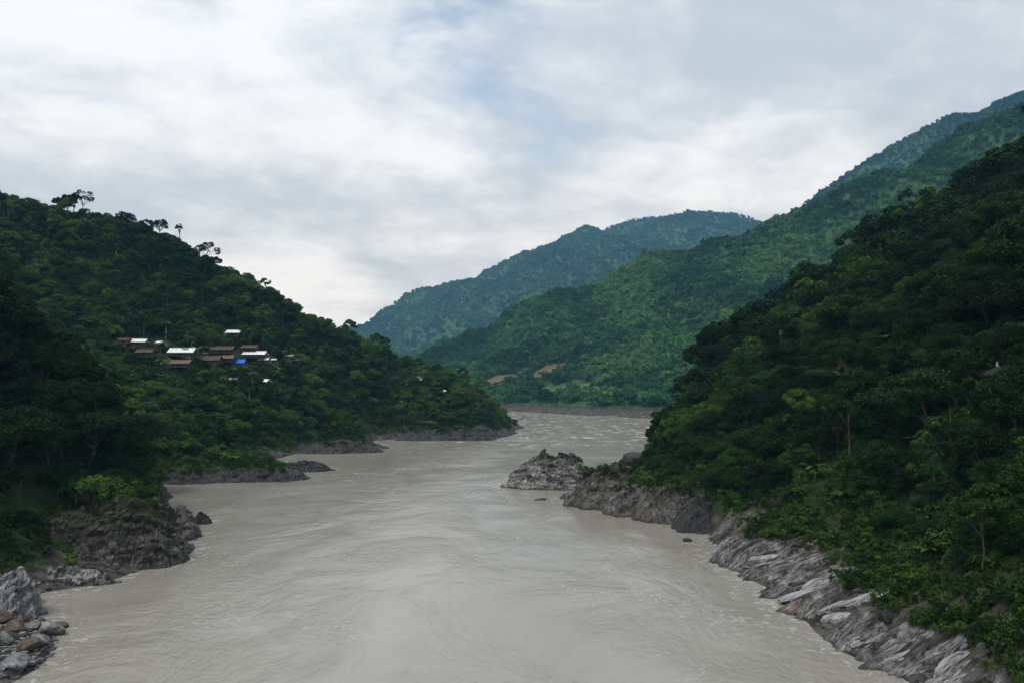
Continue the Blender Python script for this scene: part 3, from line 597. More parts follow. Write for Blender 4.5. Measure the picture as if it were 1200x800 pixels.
# boulders heaped at the lower left edge
bl = [(12, 790, 1.5, 1.15, 0.9, 'g', 'pale flat boulder lowest at the left edge, bottom of the heap'),
      (28, 770, 1.3, 0.95, 0.9, 'b', 'brown boulder second from the bottom of the heap by the water'),
      (42, 762, 1.15, 0.9, 0.85, 'g', 'grey rounded boulder beside the brown one low in the heap'),
      (55, 745, 1.75, 1.2, 1.15, 'g', 'largest smooth grey boulder of the heap, at the water'),
      (68, 737, 1.0, 0.8, 0.8, 'b', 'brownish boulder farthest out in the water of the heap'),
      (34, 745, 1.1, 0.9, 0.7, 'g', 'low grey boulder just inland of the largest one'),
      (14, 752, 1.3, 0.9, 0.8, 'b', 'tan boulder at mid heap near the left edge'),
      (2, 770, 1.1, 0.8, 0.8, 'g', 'grey boulder cut by the left edge above the pale flat one'),
      (20, 732, 1.1, 0.9, 0.9, 'b', 'reddish brown boulder high in the heap'),
      (8, 722, 1.2, 0.9, 0.9, 'b', 'brown boulder under the tall leaning slab'),
      (38, 722, 1.3, 0.9, 0.8, 'g', 'grey boulder on top of the heap beside the water'),
      (-6, 748, 1.3, 1.0, 1.0, 'b', 'dark brown boulder at the left edge halfway up the heap'),
      (48, 728, 0.7, 0.55, 0.5, 'b', 'small rusty boulder between two grey ones'),
      (24, 783, 0.7, 0.5, 0.5, 'b', 'small dark boulder wedged low in the heap'),
      (6, 738, 0.8, 0.6, 0.55, 'g', 'small pale boulder in the middle of the heap')]
for i, (u, v, sx, sy, sz, c, lab) in enumerate(bl):
    p = W(u, v); z = float(hill_L.h(p[0], p[1]))
    boulder(lab, M_boulder_grey if c == 'g' else M_boulder_brown, (p[0], p[1] + sy * 0.5, max(z, -0.2) + 0.35 * sz), (sx, sy, sz), i * 2 + 1, rng.uniform(-0.5, 0.5), rng.uniform(-0.3, 0.3), 'boulders heaped at the lower left edge')
# rubble of the far bank across the bend: nobody could count it
def gravel(name, label, pts, scl, mat=None):
    vs_, fs_ = [], []; n = 0
    base, bf = boulder_mesh(77, 1, 9)
    for i, p in enumerate(pts):
        a = rng.uniform(0, 6.28); c_, s_ = math.cos(a), math.sin(a)
        q = base * (scl[i] * np.array([1, rng.uniform(.6, .9), rng.uniform(.45, .7)]))
        vs_.append(np.stack([q[:, 0] * c_ - q[:, 1] * s_, q[:, 0] * s_ + q[:, 1] * c_, q[:, 2]], 1) + p); fs_.append(bf + n); n += len(base)
    return tag(link(name, mesh_np(name, np.concatenate(vs_), np.concatenate(fs_), mat or M_rock_mid, False)), label, kind='stuff')
def bank_points(hill, n, x0, x1, y0, y1, z0, z1):
    x = rng.uniform(x0, x1, n); y = rng.uniform(y0, y1, n); z = hill.h(x, y)
    m = (z > z0) & (z < z1); return np.stack([x, y, z], 1)[m]
q = bank_points(hill_M, 14000, -80, 190, 540, 900, -0.6, 6.5)[:2600]
gravel('shingle', 'grey rubble along the far bank across the bend', q, rng.uniform(0.5, 2.4, len(q)) ** 1.0)
q = bank_points(hill_R, 16000, 8, 60, 50, 240, 0.2, 6.5)[:1500]
gravel('scree', 'broken stones between the ledges of the right bank', q, rng.uniform(0.12, 0.55, len(q)))
q = bank_points(hill_L, 26000, -110, 10, 60, 460, -0.2, 4.0)[:1500]
gravel('scree', 'broken dark stones along the left bank', q, rng.uniform(0.15, 0.8, len(q)), M_rock_dark)

hx = []
for _ in range(900):
    p = W(rng.uniform(-30, 72), rng.uniform(690, 830)); z = float(hill_L.h(p[0], p[1]))
    if -0.5 < z < 3: hx.append((p[0], p[1], z + 0.02))
gravel('cobbles', 'small stones packed between the boulders at the lower left edge', np.array(hx), rng.uniform(0.12, 0.5, len(hx)), M_boulder_grey)
# ------------------------------------------------------------------ plants: the kinds
def unit(v): return v / np.maximum(np.linalg.norm(v, axis=1), 1e-9)[:, None]
def leaves(c, n, size, width=0.55, droop=0.25, r_=rng):
    k = len(c); t = unit(np.cross(n, r_.normal(size=(k, 3)))); b = np.cross(n, t)
    L = size[:, None] * 0.5
    v = np.empty((k, 4, 3)); v[:, 0] = c - t * L; v[:, 1] = c + b * L * width; v[:, 2] = c + t * L - np.array([0, 0, 1]) * L * droop; v[:, 3] = c - b * L * width
    return v.reshape(-1, 3), np.arange(k * 4).reshape(k, 4)
def tube(pts, radii, sides=6):
    pts = np.array(pts, float); n = len(pts); V = []
    for i in range(n):
        d = pts[min(i + 1, n - 1)] - pts[max(i - 1, 0)]; d /= max(np.linalg.norm(d), 1e-9)
        a = np.cross(d, [0.31, 0.95, 0.1]); a /= np.linalg.norm(a); b = np.cross(d, a)
        an = np.arange(sides) / sides * 2 * math.pi
        V.append(pts[i] + radii[i] * (np.cos(an)[:, None] * a + np.sin(an)[:, None] * b))
    F = []
    for i in range(n - 1):
        for j in range(sides): F.append([i * sides + j, i * sides + (j + 1) % sides, (i + 1) * sides + (j + 1) % sides, (i + 1) * sides + j])
    return np.concatenate(V), np.array(F)
def merge(parts):
    V, F, n = [], [], 0
    for v, f in parts: V.append(v); F.append(f + n); n += len(v)
    return np.concatenate(V), np.concatenate(F)
def crown_data(r_, R, Hc, z0, nclump, nleaf, leaf, flat=1.0, open_=0.0, lean=0.0, width=0.55):
    d = unit(r_.normal(size=(nclump, 3))); d[:, 2] = np.abs(d[:, 2]) * 1.15 - 0.28
    rad_ = r_.uniform(0.5, 0.92, nclump) ** (0.6 - 0.2 * open_)
    cen = d * rad_[:, None] * np.array([R, R, Hc]) + np.array([lean, 0, z0 + Hc * 0.55])
    cr = R * r_.uniform(0.20, 0.42, nclump) * (1 - 0.3 * open_)
    w_ = cr ** 2; idx = r_.choice(nclump, nleaf, p=w_ / w_.sum())
    dd = unit(r_.normal(size=(nleaf, 3)) + d[idx] * 0.55 + np.array([0, 0, 0.5]))
    c = cen[idx] + dd * (cr[idx] * r_.uniform(0.55, 1.08, nleaf) ** 0.7)[:, None] * np.array([1, 1, 0.72 * flat])
    n = unit(dd * 0.7 + np.array([0, 0, 0.55]) + r_.normal(size=(nleaf, 3)) * 0.75)
    sz = leaf * r_.uniform(0.6, 1.35, nleaf)
    v, f = leaves(c, n, sz, width, r_=r_)
    lv = np.clip(0.5 + 0.22 * r_.normal(size=nleaf) + 0.40 * (r_.uniform(size=nclump) - 0.5)[idx], 0, 1)
    return v, f, lv, cen
def trunk_data(r_, cen, z0, tr, lean=0.0, limbs=4):
    top = np.array([lean, 0, z0 + 0.8])
    k = np.linspace(0, 1, 6)[:, None]
    pts = k * top + np.array([0, 0, -1.5]) * (1 - k) + r_.normal(size=(6, 3)) * np.array([0.12, 0.12, 0])
    parts = [tube(pts, np.linspace(tr, tr * 0.55, 6), 7)]
    for c in cen[r_.choice(len(cen), min(limbs, len(cen)), replace=False)]:
        m = (pts[4] + c) / 2 + np.array([0, 0, 0.3])
        parts.append(tube([pts[4], m, c], [tr * 0.45, tr * 0.3, tr * 0.12], 5))
    return merge(parts)
class Kind: pass
def leaf_attr(me, lv):
    a = me.attributes.new('leaf', 'FLOAT', 'FACE'); a.data.foreach_set('value', np.asarray(lv, np.float32))
def make_kind(name, cv_, cf, lv, tv, tf, bark, R, H, leafmat=M_leaf):
    k = Kind(); k.name = name; k.R = R; k.H = H
    k.crown = mesh_np('crown', cv_, cf, leafmat); leaf_attr(k.crown, lv)
    k.trunk = mesh_np('trunk', tv, tf, bark, True)
    v, f = merge([(cv_, cf), (tv, tf)])
    k.whole = mesh_np(name, v, f, mats=[leafmat, bark], midx=np.r_[np.zeros(len(cf)), np.ones(len(tf))])
    leaf_attr(k.whole, np.r_[lv, np.full(len(tf), 0.5)])
    return k
def broad(name, seed, R, Hc, z0, nclump, nleaf, leaf, bark=None, leafmat=None, **kw):
    r_ = np.random.default_rng(seed)
    lean = kw.pop('lean', 0.0); limbs = kw.pop('limbs', 4); tr = kw.pop('tr', R * 0.06)
    v, f, lv, cen = crown_data(r_, R, Hc, z0, nclump, nleaf, leaf, lean=lean, **kw)
    tv, tf = trunk_data(r_, cen, z0, tr, lean, limbs)
    return make_kind(name, v, f, lv, tv, tf, bark or M_bark, R, z0 + Hc * 1.3, leafmat or M_leaf)
def fronds(name, seed, n, L, z0, wd, bark, segs=6, up=0.9):
    """big arching leaves from one stem: banana and palm"""
    r_ = np.random.default_rng(seed); V, F, lv = [], [], []; cnt = 0
    for i in range(n):
        a = i * 2.4 + r_.uniform(-.3, .3); el = r_.uniform(0.25, 1.2) * up; d = np.array([math.cos(a), math.sin(a), 0]); b = np.array([-d[1], d[0], 0])
        l = L * r_.uniform(0.75, 1.1); p = np.array([0, 0, z0]); rows = []
        for s in range(segs + 1):
            q = s / segs; wq = wd * math.sin(math.pi * min(1, q * 0.93 + 0.06)) ** 0.7
            rows += [p - b * wq - np.array([0, 0, wq * .35]), p.copy(), p + b * wq - np.array([0, 0, wq * .35])]
            e = el - q * 1.7; p = p + (d * math.cos(e) + np.array([0, 0, math.sin(e)])) * l / segs
        V.append(np.array(rows))
        for s in range(segs):
            o = cnt + s * 3
            F += [[o, o + 1, o + 4, o + 3], [o + 1, o + 2, o + 5, o + 4]]; lv += [0.3 + 0.5 * r_.uniform()] * 2
        cnt += len(rows)
    tv, tf = tube([(0, 0, -1), (0.05, 0, z0 * .5), (0, 0, z0 + .1)], [0.2, 0.17, 0.12], 6)
    return make_kind(name, np.concatenate(V), np.array(F), np.array(lv), tv, tf, bark, L * 0.8, z0 + L * 0.6)
def bamboo(name, seed, ncane, H, nleaf, leaf):
    r_ = np.random.default_rng(seed); parts = []; C_, N_ = [], []
    for i in range(ncane):
        a = r_.uniform(0, 6.28); d = np.array([math.cos(a), math.sin(a), 0]); h = H * r_.uniform(0.7, 1.05); o = d * r_.uniform(0, .5)
        q = np.linspace(0, 1, 7)[:, None]
        pts = o + d * (q ** 2.4) * h * r_.uniform(0.25, 0.5) + np.array([0, 0, 1]) * h * (q - 0.22 * q ** 3) - np.array([0, 0, 0.8])
        parts.append(tube(pts, np.linspace(0.07, 0.02, 7), 4))
        k = nleaf // ncane; s = r_.uniform(0.3, 1, k) ** 0.8; i0 = np.minimum((s * 6).astype(int), 5); fr = (s * 6 - i0)[:, None]
        C_.append(pts[i0] * (1 - fr) + pts[i0 + 1] * fr + r_.normal(size=(k, 3)) * 0.55 * np.array([1, 1, .6])); N_.append(unit(r_.normal(size=(k, 3)) * 0.5 + np.array([0, 0, 0.9])))
    c = np.concatenate(C_); n = np.concatenate(N_)
    v, f = leaves(c, n, leaf * r_.uniform(0.6, 1.3, len(c)), 0.3, 0.7, r_=r_)
    tv, tf = merge(parts)
    return make_kind(name, v, f, np.clip(0.5 + 0.2 * r_.normal(size=len(c)), 0, 1), tv, tf, M_bark, H * 0.4, H)
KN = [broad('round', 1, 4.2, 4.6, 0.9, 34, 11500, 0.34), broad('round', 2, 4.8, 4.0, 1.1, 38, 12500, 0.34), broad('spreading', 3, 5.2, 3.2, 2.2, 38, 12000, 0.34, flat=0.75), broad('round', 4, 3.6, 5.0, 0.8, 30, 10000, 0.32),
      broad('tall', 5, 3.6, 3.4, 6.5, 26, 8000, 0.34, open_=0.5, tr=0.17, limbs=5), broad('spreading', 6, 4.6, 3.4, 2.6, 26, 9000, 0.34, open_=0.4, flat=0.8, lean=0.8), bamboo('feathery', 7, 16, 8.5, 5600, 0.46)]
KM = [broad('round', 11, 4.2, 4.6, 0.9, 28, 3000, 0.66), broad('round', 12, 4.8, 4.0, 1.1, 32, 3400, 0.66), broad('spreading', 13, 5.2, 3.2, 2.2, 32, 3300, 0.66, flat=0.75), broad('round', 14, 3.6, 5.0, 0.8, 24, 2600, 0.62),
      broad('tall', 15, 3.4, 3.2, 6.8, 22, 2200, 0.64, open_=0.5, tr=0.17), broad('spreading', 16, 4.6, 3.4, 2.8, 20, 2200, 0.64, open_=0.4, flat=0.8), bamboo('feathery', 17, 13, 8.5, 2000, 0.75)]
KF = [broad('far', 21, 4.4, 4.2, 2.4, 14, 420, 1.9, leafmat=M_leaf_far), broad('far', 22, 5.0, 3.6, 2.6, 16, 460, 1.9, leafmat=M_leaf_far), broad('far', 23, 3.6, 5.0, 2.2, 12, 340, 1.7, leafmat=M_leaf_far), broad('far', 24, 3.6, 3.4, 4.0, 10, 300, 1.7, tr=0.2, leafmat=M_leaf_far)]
KX = [broad('mass', 31, 5.0, 4.6, 1.5, 9, 130, 3.6, leafmat=M_leaf_blue), broad('mass', 32, 5.6, 4.0, 1.5, 10, 150, 3.6, leafmat=M_leaf_blue), broad('mass', 33, 4.2, 5.4, 1.5, 8, 120, 3.2, leafmat=M_leaf_blue)]
KS = [broad('shrub', 41, 1.5, 1.5, 0.2, 12, 700, 0.30, tr=0.06), broad('shrub', 42, 1.9, 1.3, 0.2, 14, 800, 0.32, tr=0.06), broad('shrub', 43, 1.1, 1.8, 0.2, 10, 520, 0.28, tr=0.05), fronds('banana', 44, 9, 2.6, 1.4, 0.34, M_bark)]
KP = [fronds('banana', 51, 9, 2.8, 2.2, 0.42, M_bark), fronds('palm', 52, 14, 3.0, 4.6, 0.34, M_palebark)]
def tuft(seed, n, h):
    r_ = np.random.default_rng(seed); V = []
    for i in range(n):
        a = r_.uniform(0, 6.28); o = np.array([r_.normal() * .25, r_.normal() * .25, 0]); d = np.array([math.cos(a), math.sin(a), 0]); b = np.array([-d[1], d[0], 0]) * 0.02
        hh = h * r_.uniform(.5, 1.1); m = o + d * hh * .18 + np.array([0, 0, hh * .65]); t = o + d * hh * .55 + np.array([0, 0, hh * .9])
        V += [o - b, o + b, m + b * .8, m - b * .8, m - b * .8, m + b * .8, t + b * .2, t - b * .2]
    me = mesh_np('tuft', np.array(V), np.arange(len(V)).reshape(-1, 4), M_grass); leaf_attr(me, r_.uniform(0, 1, n * 2)); return me
KG = [tuft(61, 90, 0.8), tuft(62, 100, 0.55)]

# ------------------------------------------------------------------ scatter
kits = {}
def kit(name, meshes):
    col = bpy.data.collections.new(name)
    for i, me in enumerate(meshes):
        o = bpy.data.objects.new(f'{name}_{i:02d}', me); col.objects.link(o)
    kits[name] = col; return col
def forest(name, label, kitcol, p, idx, scale, tint):
    n = len(p); me = bpy.data.meshes.new(name); me.vertices.add(n); me.vertices.foreach_set('co', np.asarray(p, np.float32).ravel())
    def attr(nm, typ, arr, key='value'):
        a = me.attributes.new(nm, typ, 'POINT'); a.data.foreach_set(key, np.asarray(arr).ravel())
    attr('pick', 'INT', np.asarray(idx, np.int32)); attr('size', 'FLOAT', np.asarray(scale, np.float32)); attr('tint', 'FLOAT', np.asarray(tint, np.float32))
    rot = np.zeros((n, 3), np.float32); rot[:, 2] = rng.uniform(0, 6.28, n); rot[:, 0] = rng.normal(0, .06, n); rot[:, 1] = rng.normal(0, .06, n)
    attr('turn', 'FLOAT_VECTOR', rot, 'vector')
    g = bpy.data.node_groups.new(name, 'GeometryNodeTree')
    g.interface.new_socket('Geometry', in_out='INPUT', socket_type='NodeSocketGeometry'); g.interface.new_socket('Geometry', in_out='OUTPUT', socket_type='NodeSocketGeometry')
    gi, go = g.nodes.new('NodeGroupInput'), g.nodes.new('NodeGroupOutput')
    ci = g.nodes.new('GeometryNodeCollectionInfo'); ci.inputs[0].default_value = kitcol; ci.inputs['Separate Children'].default_value = True; ci.inputs['Reset Children'].default_value = True
    ip = g.nodes.new('GeometryNodeInstanceOnPoints'); ip.inputs['Pick Instance'].default_value = True
    def named(nm, typ):
        a = g.nodes.new('GeometryNodeInputNamedAttribute'); a.data_type = typ; a.inputs[0].default_value = nm
        return [o for o in a.outputs if o.enabled][0]
    L = g.links.new
    L(gi.outputs[0], ip.inputs['Points']); L(ci.outputs[0], ip.inputs['Instance']); L(named('pick', 'INT'), ip.inputs['Instance Index'])
    e2r = g.nodes.new('FunctionNodeEulerToRotation'); L(named('turn', 'FLOAT_VECTOR'), e2r.inputs[0]); L(e2r.outputs[0], ip.inputs['Rotation'])
    L(named('size', 'FLOAT'), ip.inputs['Scale']); L(ip.outputs[0], go.inputs[0])
    o = link(name, me); md = o.modifiers.new('scatter', 'NODES'); md.node_group = g
    return tag(o, label, kind='stuff')
def jitter_grid(box, sp):
    x = np.arange(box[0], box[1], sp); y = np.arange(box[2], box[3], sp); X, Y = np.meshgrid(x, y)
    return X.ravel() + rng.uniform(-.48, .48, X.size) * sp, Y.ravel() + rng.uniform(-.48, .48, X.size) * sp
def near_any(x, y, pts, r):
    m = np.zeros(x.shape, bool)
    for p in pts: m |= np.hypot(x - p[0], y - p[1]) < r
    return m
def hidden(hill, p, n=40):
    """is the straight line from the viewpoint to p cut by the hill itself"""
    h = np.zeros(len(p), bool)
    for q in np.linspace(0.25, 0.97, n):
        x, y, z = p[:, 0] * q, p[:, 1] * q, CAMZ + (p[:, 2] - CAMZ) * q
        inside = (x > hill.box[0]) & (x < hill.box[1]) & (y > hill.box[2]) & (y < hill.box[3])
        h |= inside & (hill.h(x, y) > z + 1.0)
    return h
def in_view(p, mu=160, mv=120):
    u, v, d = project(p); return (u > -mu) & (u < 1200 + mu) & (v > -mv) & (v < 800 + mv) & (p[:, 1] > 10)
VC = np.mean(vill_pts, 0)
def village_clear(x, y):
    m = near_any(x, y, vill_pts, 5.0)
    for p in vill_pts: m |= (np.abs(x - p[0] * y / p[1]) < 7) & (y < p[1]) & (y > p[1] - 16)
    return m
def trees_on(hill, sp, zmin, which):
    x, y = jitter_grid(hill.box, sp); z = hill.h(x, y)
    ok = z > zmin + 2.2 * fbm2(x, y, 14, 2, 3.3)
    p = np.stack([x, y, z], 1)[ok]; p = p[in_view(p + (0, 0, 5))]
    return p
# left and right hills: one tree in about 30 square metres
allp = []; allh = []
for hi, hill in ((0, hill_L), (1, hill_R)):
    p = trees_on(hill, 4.7 if hi else 5.1, 5.0 if hi == 0 else 6.0, hi)
    if hi == 0:
        m = ~village_clear(p[:, 0], p[:, 1]) & ~near_any(p[:, 0], p[:, 1], soil_L, 7)
        for s_ in soil_L: m &= ~((np.abs(p[:, 0] - s_[0] * p[:, 1] / s_[1]) < 6) & (p[:, 1] < s_[1]) & (p[:, 1] > s_[1] - 14))
        p = p[m]
    else:
        zz = p[:, 2]; m = ~((np.abs(zz - ROADZ) < 1.0) & (p[:, 1] > 66) & (p[:, 1] < 165)); m &= ~((zz < ROADZ) & (zz > ROADZ - 5) & (p[:, 1] > 66) & (p[:, 1] < 165) & (rng.uniform(size=len(p)) < .35))
        p = p[m]
    allp.append(p); allh.append(np.full(len(p), hi))
TP = np.concatenate(allp); THILL = np.concatenate(allh); n = len(TP)
big_n = fbm2(TP[:, 0], TP[:, 1], 34, 3, 8.8)
TS = np.clip(rng.normal(0.76, 0.2, n) + 0.30 * big_n + 0.5 * (rng.uniform(size=n) > .93), 0.34, 1.6)
lowfac = sstep(4, 14, TP[:, 2]); TS *= 0.62 + 0.38 * lowfac
TS = np.where((THILL == 0) & (TP[:, 1] > 200), np.minimum(TS, 1.08), TS)
near_slope = (THILL == 0) & (TP[:, 1] < 185)
TS = np.where(near_slope, TS * 1.08, TS)
TS = np.where((THILL == 1) & (TP[:, 1] < 110), TS * 0.85, TS)
TI = rng.choice(7, n, p=[.22, .20, .16, .17, .05, .11, .09])
patch_n = fbm2(TP[:, 0], TP[:, 1], 26, 3, 21.0)
TT = 0.42 + 0.20 * rng.normal(size=n) + 0.34 * patch_n
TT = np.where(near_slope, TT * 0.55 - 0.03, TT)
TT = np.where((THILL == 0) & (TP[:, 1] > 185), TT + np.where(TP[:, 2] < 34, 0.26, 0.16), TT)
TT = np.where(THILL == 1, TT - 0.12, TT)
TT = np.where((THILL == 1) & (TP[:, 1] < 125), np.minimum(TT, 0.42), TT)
TT = np.clip(TT, 0.0, 1.0)
TI = np.where((patch_n > 0.45) & (rng.uniform(size=n) < .5), 6, TI)
U, V_, DEP = project(TP + np.array([0, 0, 4.5]) * TS[:, None])
KR = np.array([k.R for k in KN]); KH = np.array([k.H for k in KN])
vis = ~(hidden(hill_L, TP + np.array([0, 0, 9.0]) * TS[:, None]) | hidden(hill_R, TP + np.array([0, 0, 9.0]) * TS[:, None]))
# how much of every tree shows: paint discs from near to far on a coarse sheet
GWd, GHt = 480, 320
buf = -np.ones((GHt, GWd), int); order = np.argsort(DEP)
for i in order:
    if not vis[i]: continue
    r_ = KR[TI[i]] * TS[i] * FPX / DEP[i] * 0.4; cu, cv2 = U[i] * .4, V_[i] * .4
    x0, x1, y0, y1 = int(max(0, cu - r_)), int(min(GWd, cu + r_ + 1)), int(max(0, cv2 - r_)), int(min(GHt, cv2 + r_ + 1))
    if x1 <= x0 or y1 <= y0: continue
    yy, xx = np.mgrid[y0:y1, x0:x1]; sub = buf[y0:y1, x0:x1]
    m = ((xx - cu) ** 2 + (yy - cv2) ** 2 < r_ * r_) & (sub < 0); sub[m] = i
shown = np.bincount(buf[buf >= 0], minlength=n)
N_IND = 285
ind = np.argsort(-shown)[:N_IND]; is_ind = np.zeros(n, bool); is_ind[ind] = True

# individual trees
def tree_thing(name, kind, loc, s, rz, tint, label, group):
    e = bpy.data.objects.new(name, None); C.objects.link(e); e.location = [float(q) for q in loc]; e.scale = (s, s, s); e.rotation_euler = (0, 0, rz); e.empty_display_size = 0.3
    c = link('crown', kind.crown, e); c['tint'] = float(tint); link('trunk', kind.trunk, e)
    return tag(e, label, 'tree', group)
tone = lambda t: 'blackish' if t < 0.2 else 'dark green' if t < 0.38 else 'mid green' if t < 0.52 else 'fresh green' if t < 0.68 else 'bright green'
form = {'round': 'round-crowned tree', 'spreading': 'spreading tree', 'tall': 'long-trunked tree', 'feathery': 'bamboo clump'}
def place(i):
    u, v, y, z, hl = U[i], V_[i], TP[i, 1], TP[i, 2], THILL[i]
    if hl == 1:
        c_ = 'at right edge' if u > 1120 else 'towards right edge' if u > 1010 else 'midway along' if u > 900 else 'near river end' if u > 820 else 'at river end'
        if z < 13: return f'just above the right bank rocks, {c_}', 'trees above the right bank rocks'
        if z < ROADZ: return f'low on the right slope, {c_}', 'trees on the lower right slope'
        if z < 55: return f'halfway up the right slope, {c_}', 'trees halfway up the right slope'
        return f'high on the right slope, {c_}', 'trees high on the right slope'
    if near_slope[i]:
        return ('high on' if v < 400 else 'above middle of' if v < 460 else 'below middle of' if v < 520 else 'at foot of') + ' near left slope, ' + ('left' if u < 70 else 'river') + ' side', 'trees on the near left slope'
    if u > 400: return ('low' if z < 14 else 'high') + (' at the tip of left hill' if u > 490 else ' near river end of left hill'), 'trees at the river end of the left hill'
    c_ = 'at left edge' if u < 60 else 'towards left edge' if u < 130 else 'under its left end' if u < 210 else 'under its middle' if u < 290 else 'under its right end'
    if z < 12: return 'at foot of left hill, ' + ('by the cove' if u < 260 else 'beyond the spit'), 'trees at the foot of the left hill'
    if z < VC[2] + 2: return f'below the village, {c_}', 'trees below the village'
    return f'above the village, {c_}'.replace('under', 'over'), 'trees above the village'
size = lambda s_: 'small ' if s_ < 0.65 else 'large ' if s_ > 1.0 else ''
drawn = []
for i in ind:
    k = (KN if DEP[i] < 200 else KM)[TI[i]]; pl, gr = place(i)
    drawn.append([i, k, f'{size(TS[i])}{tone(TT[i])} {form[k.name]} {pl}', gr])
same = {}
for d_ in drawn: same.setdefault(d_[2], []).append(d_)
words = {2: ('left', 'right'), 3: ('leftmost', 'middle', 'rightmost'), 4: ('leftmost', 'second', 'third', 'rightmost'), 5: ('leftmost', 'second', 'middle', 'fourth', 'rightmost'), 6: ('leftmost', 'second', 'third', 'fourth', 'fifth', 'rightmost'), 7: ('leftmost', 'second', 'third', 'middle', 'fifth', 'sixth', 'rightmost')}
count = {2: 'two', 3: 'three', 4: 'four', 5: 'five', 6: 'six', 7: 'seven'}
for lab, ds in same.items():
    if len(ds) in words:
        for w_, d_ in zip(words[len(ds)], sorted(ds, key=lambda q: U[q[0]])): d_[2] = f'{lab}, {w_} of {count[len(ds)]}'
for i, k, lab, gr in drawn:
    if len(lab.split()) > 16: lab = lab.replace(' green', '', 1).replace(' the ', ' ', 1)
    tree_thing('bamboo_clump' if k.name == 'feathery' else 'tree', k, TP[i], TS[i], rng.uniform(0, 6.28), TT[i], lab, gr)
# trees that stand out on the skylines
def skyline(hill, u):
    d = ray(u, 400); sx = d[0] / d[1]; Y = np.arange(hill.box[2], hill.box[3], 1.0); x = sx * Y
    ok = (x > hill.box[0]) & (x < hill.box[1]); z = hill.h(x, Y); e = np.where(ok, (z - CAMZ) / Y, -9); i = int(np.argmax(e))
    return np.array([x[i], Y[i], z[i]])
def emergent(name, seed, u, vtop, R, label, hill=None, spread=1.0, nclump=12, nleaf=900, open_=0.7, lean=0.0, tint=0.15, leaf=0.8, bark=None, Hc=None):
    p = skyline(hill if hill is not None else hill_L, u); top = P(u, vtop - 3, p[1])[2]; H = max(top - p[2], 4.0)
    Hc = Hc or R * 0.8; r_ = np.random.default_rng(seed)
    z0 = max(H - Hc * 1.45, 1.0); nclump = int(nclump * 1.7)
    v, f, lv, cen = crown_data(r_, R, Hc, z0, nclump, nleaf, leaf, open_=open_, lean=lean)
    tv, tf = trunk_data(r_, cen, z0, 0.22, lean, 7)
    k = make_kind(name, v, f, lv, tv, tf, bark or M_bark, R, H)
    tree_thing(name, k, p, 1.0, 0.0, tint, label, 'trees standing out on the skyline')
emergent('skyline_tree', 1, 66, 233, 3.2, 'small tree leftmost of the three standing on the left skyline', nclump=9)
emergent('skyline_tree', 2, 82, 230, 3.0, 'middle tree of the three standing on the left skyline', nclump=8)
emergent('skyline_tree', 3, 92, 227, 4.4, 'tallest airy tree of the three standing on the left skyline', nclump=11, nleaf=800)
emergent('skyline_tree', 4, 143, 252, 4.6, 'low domed dark tree on the left skyline, right of the airy three', nclump=16, open_=0.2, nleaf=1300)
emergent('skyline_tree', 5, 168, 261, 3.0, 'small round tree on the left skyline beside the mushroom-shaped one', nclump=10, open_=0.3)
emergent('skyline_tree', 6, 184, 261, 3.6, 'mushroom-shaped dark tree on the left skyline', nclump=12, open_=0.2)
emergent('skyline_tree', 7, 208, 266, 2.1, 'thin spindly tree sticking up alone from the left skyline', nclump=6, nleaf=280, open_=1.0)
emergent('skyline_tree', 8, 236, 287, 5.0, 'large tree with ragged drooping boughs on the left skyline', nclump=13, lean=1.8, nleaf=1000)
emergent('skyline_tree', 9, 310, 329, 3.2, 'pale airy tree on the left skyline above the white village roofs', nclump=9, nleaf=520, open_=1.0, tint=0.3)
emergent('skyline_tree', 10, 450, 398, 3.4, 'dark tree rising at the low river end of the left skyline', nclump=10, open_=0.3)
emergent('skyline_tree', 11, 1088, 226, 5.0, 'flat-topped bare-limbed tree on the skyline of the right slope', hill_R, nclump=9, nleaf=700, open_=1.0, lean=-3.0, tint=0.4, Hc=2.0, bark=M_palebark)
emergent('skyline_tree', 12, 1186, 172, 5.0, 'dark crowned tree topping the right slope at the right edge', hill_R, nclump=14, nleaf=2000, open_=0.3)
emergent('skyline_tree', 13, 1030, 255, 5.2, 'dense dark tree on the right slope skyline, left of the bare-limbed one', hill_R, nclump=16, nleaf=2400, open_=0.1)
emergent('skyline_tree', 14, 846, 383, 5.4, 'broad dark tree capping the river end of the right slope', hill_R, nclump=18, nleaf=2600, open_=0.1, tint=0.2)
# the rest of the wood
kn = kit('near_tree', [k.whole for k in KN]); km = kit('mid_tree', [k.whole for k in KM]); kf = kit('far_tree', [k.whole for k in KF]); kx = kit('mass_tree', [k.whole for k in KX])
ks = kit('shrub', [k.whole for k in KS]); kg = kit('tuft', KG); kp = kit('frond', [k.whole for k in KP])
for hi, hn in ((0, 'left hill'), (1, 'right slope')):
    m = (~is_ind) & (THILL == hi)
    for kc, sel, w_ in ((kn, DEP < 200, 'nearer'), (km, DEP >= 200, 'farther')):
        s_ = m & sel
        if s_.any(): forest('forest', f'dense green jungle covering the {w_} part of the {hn}', kc, TP[s_], TI[s_], TS[s_], TT[s_])
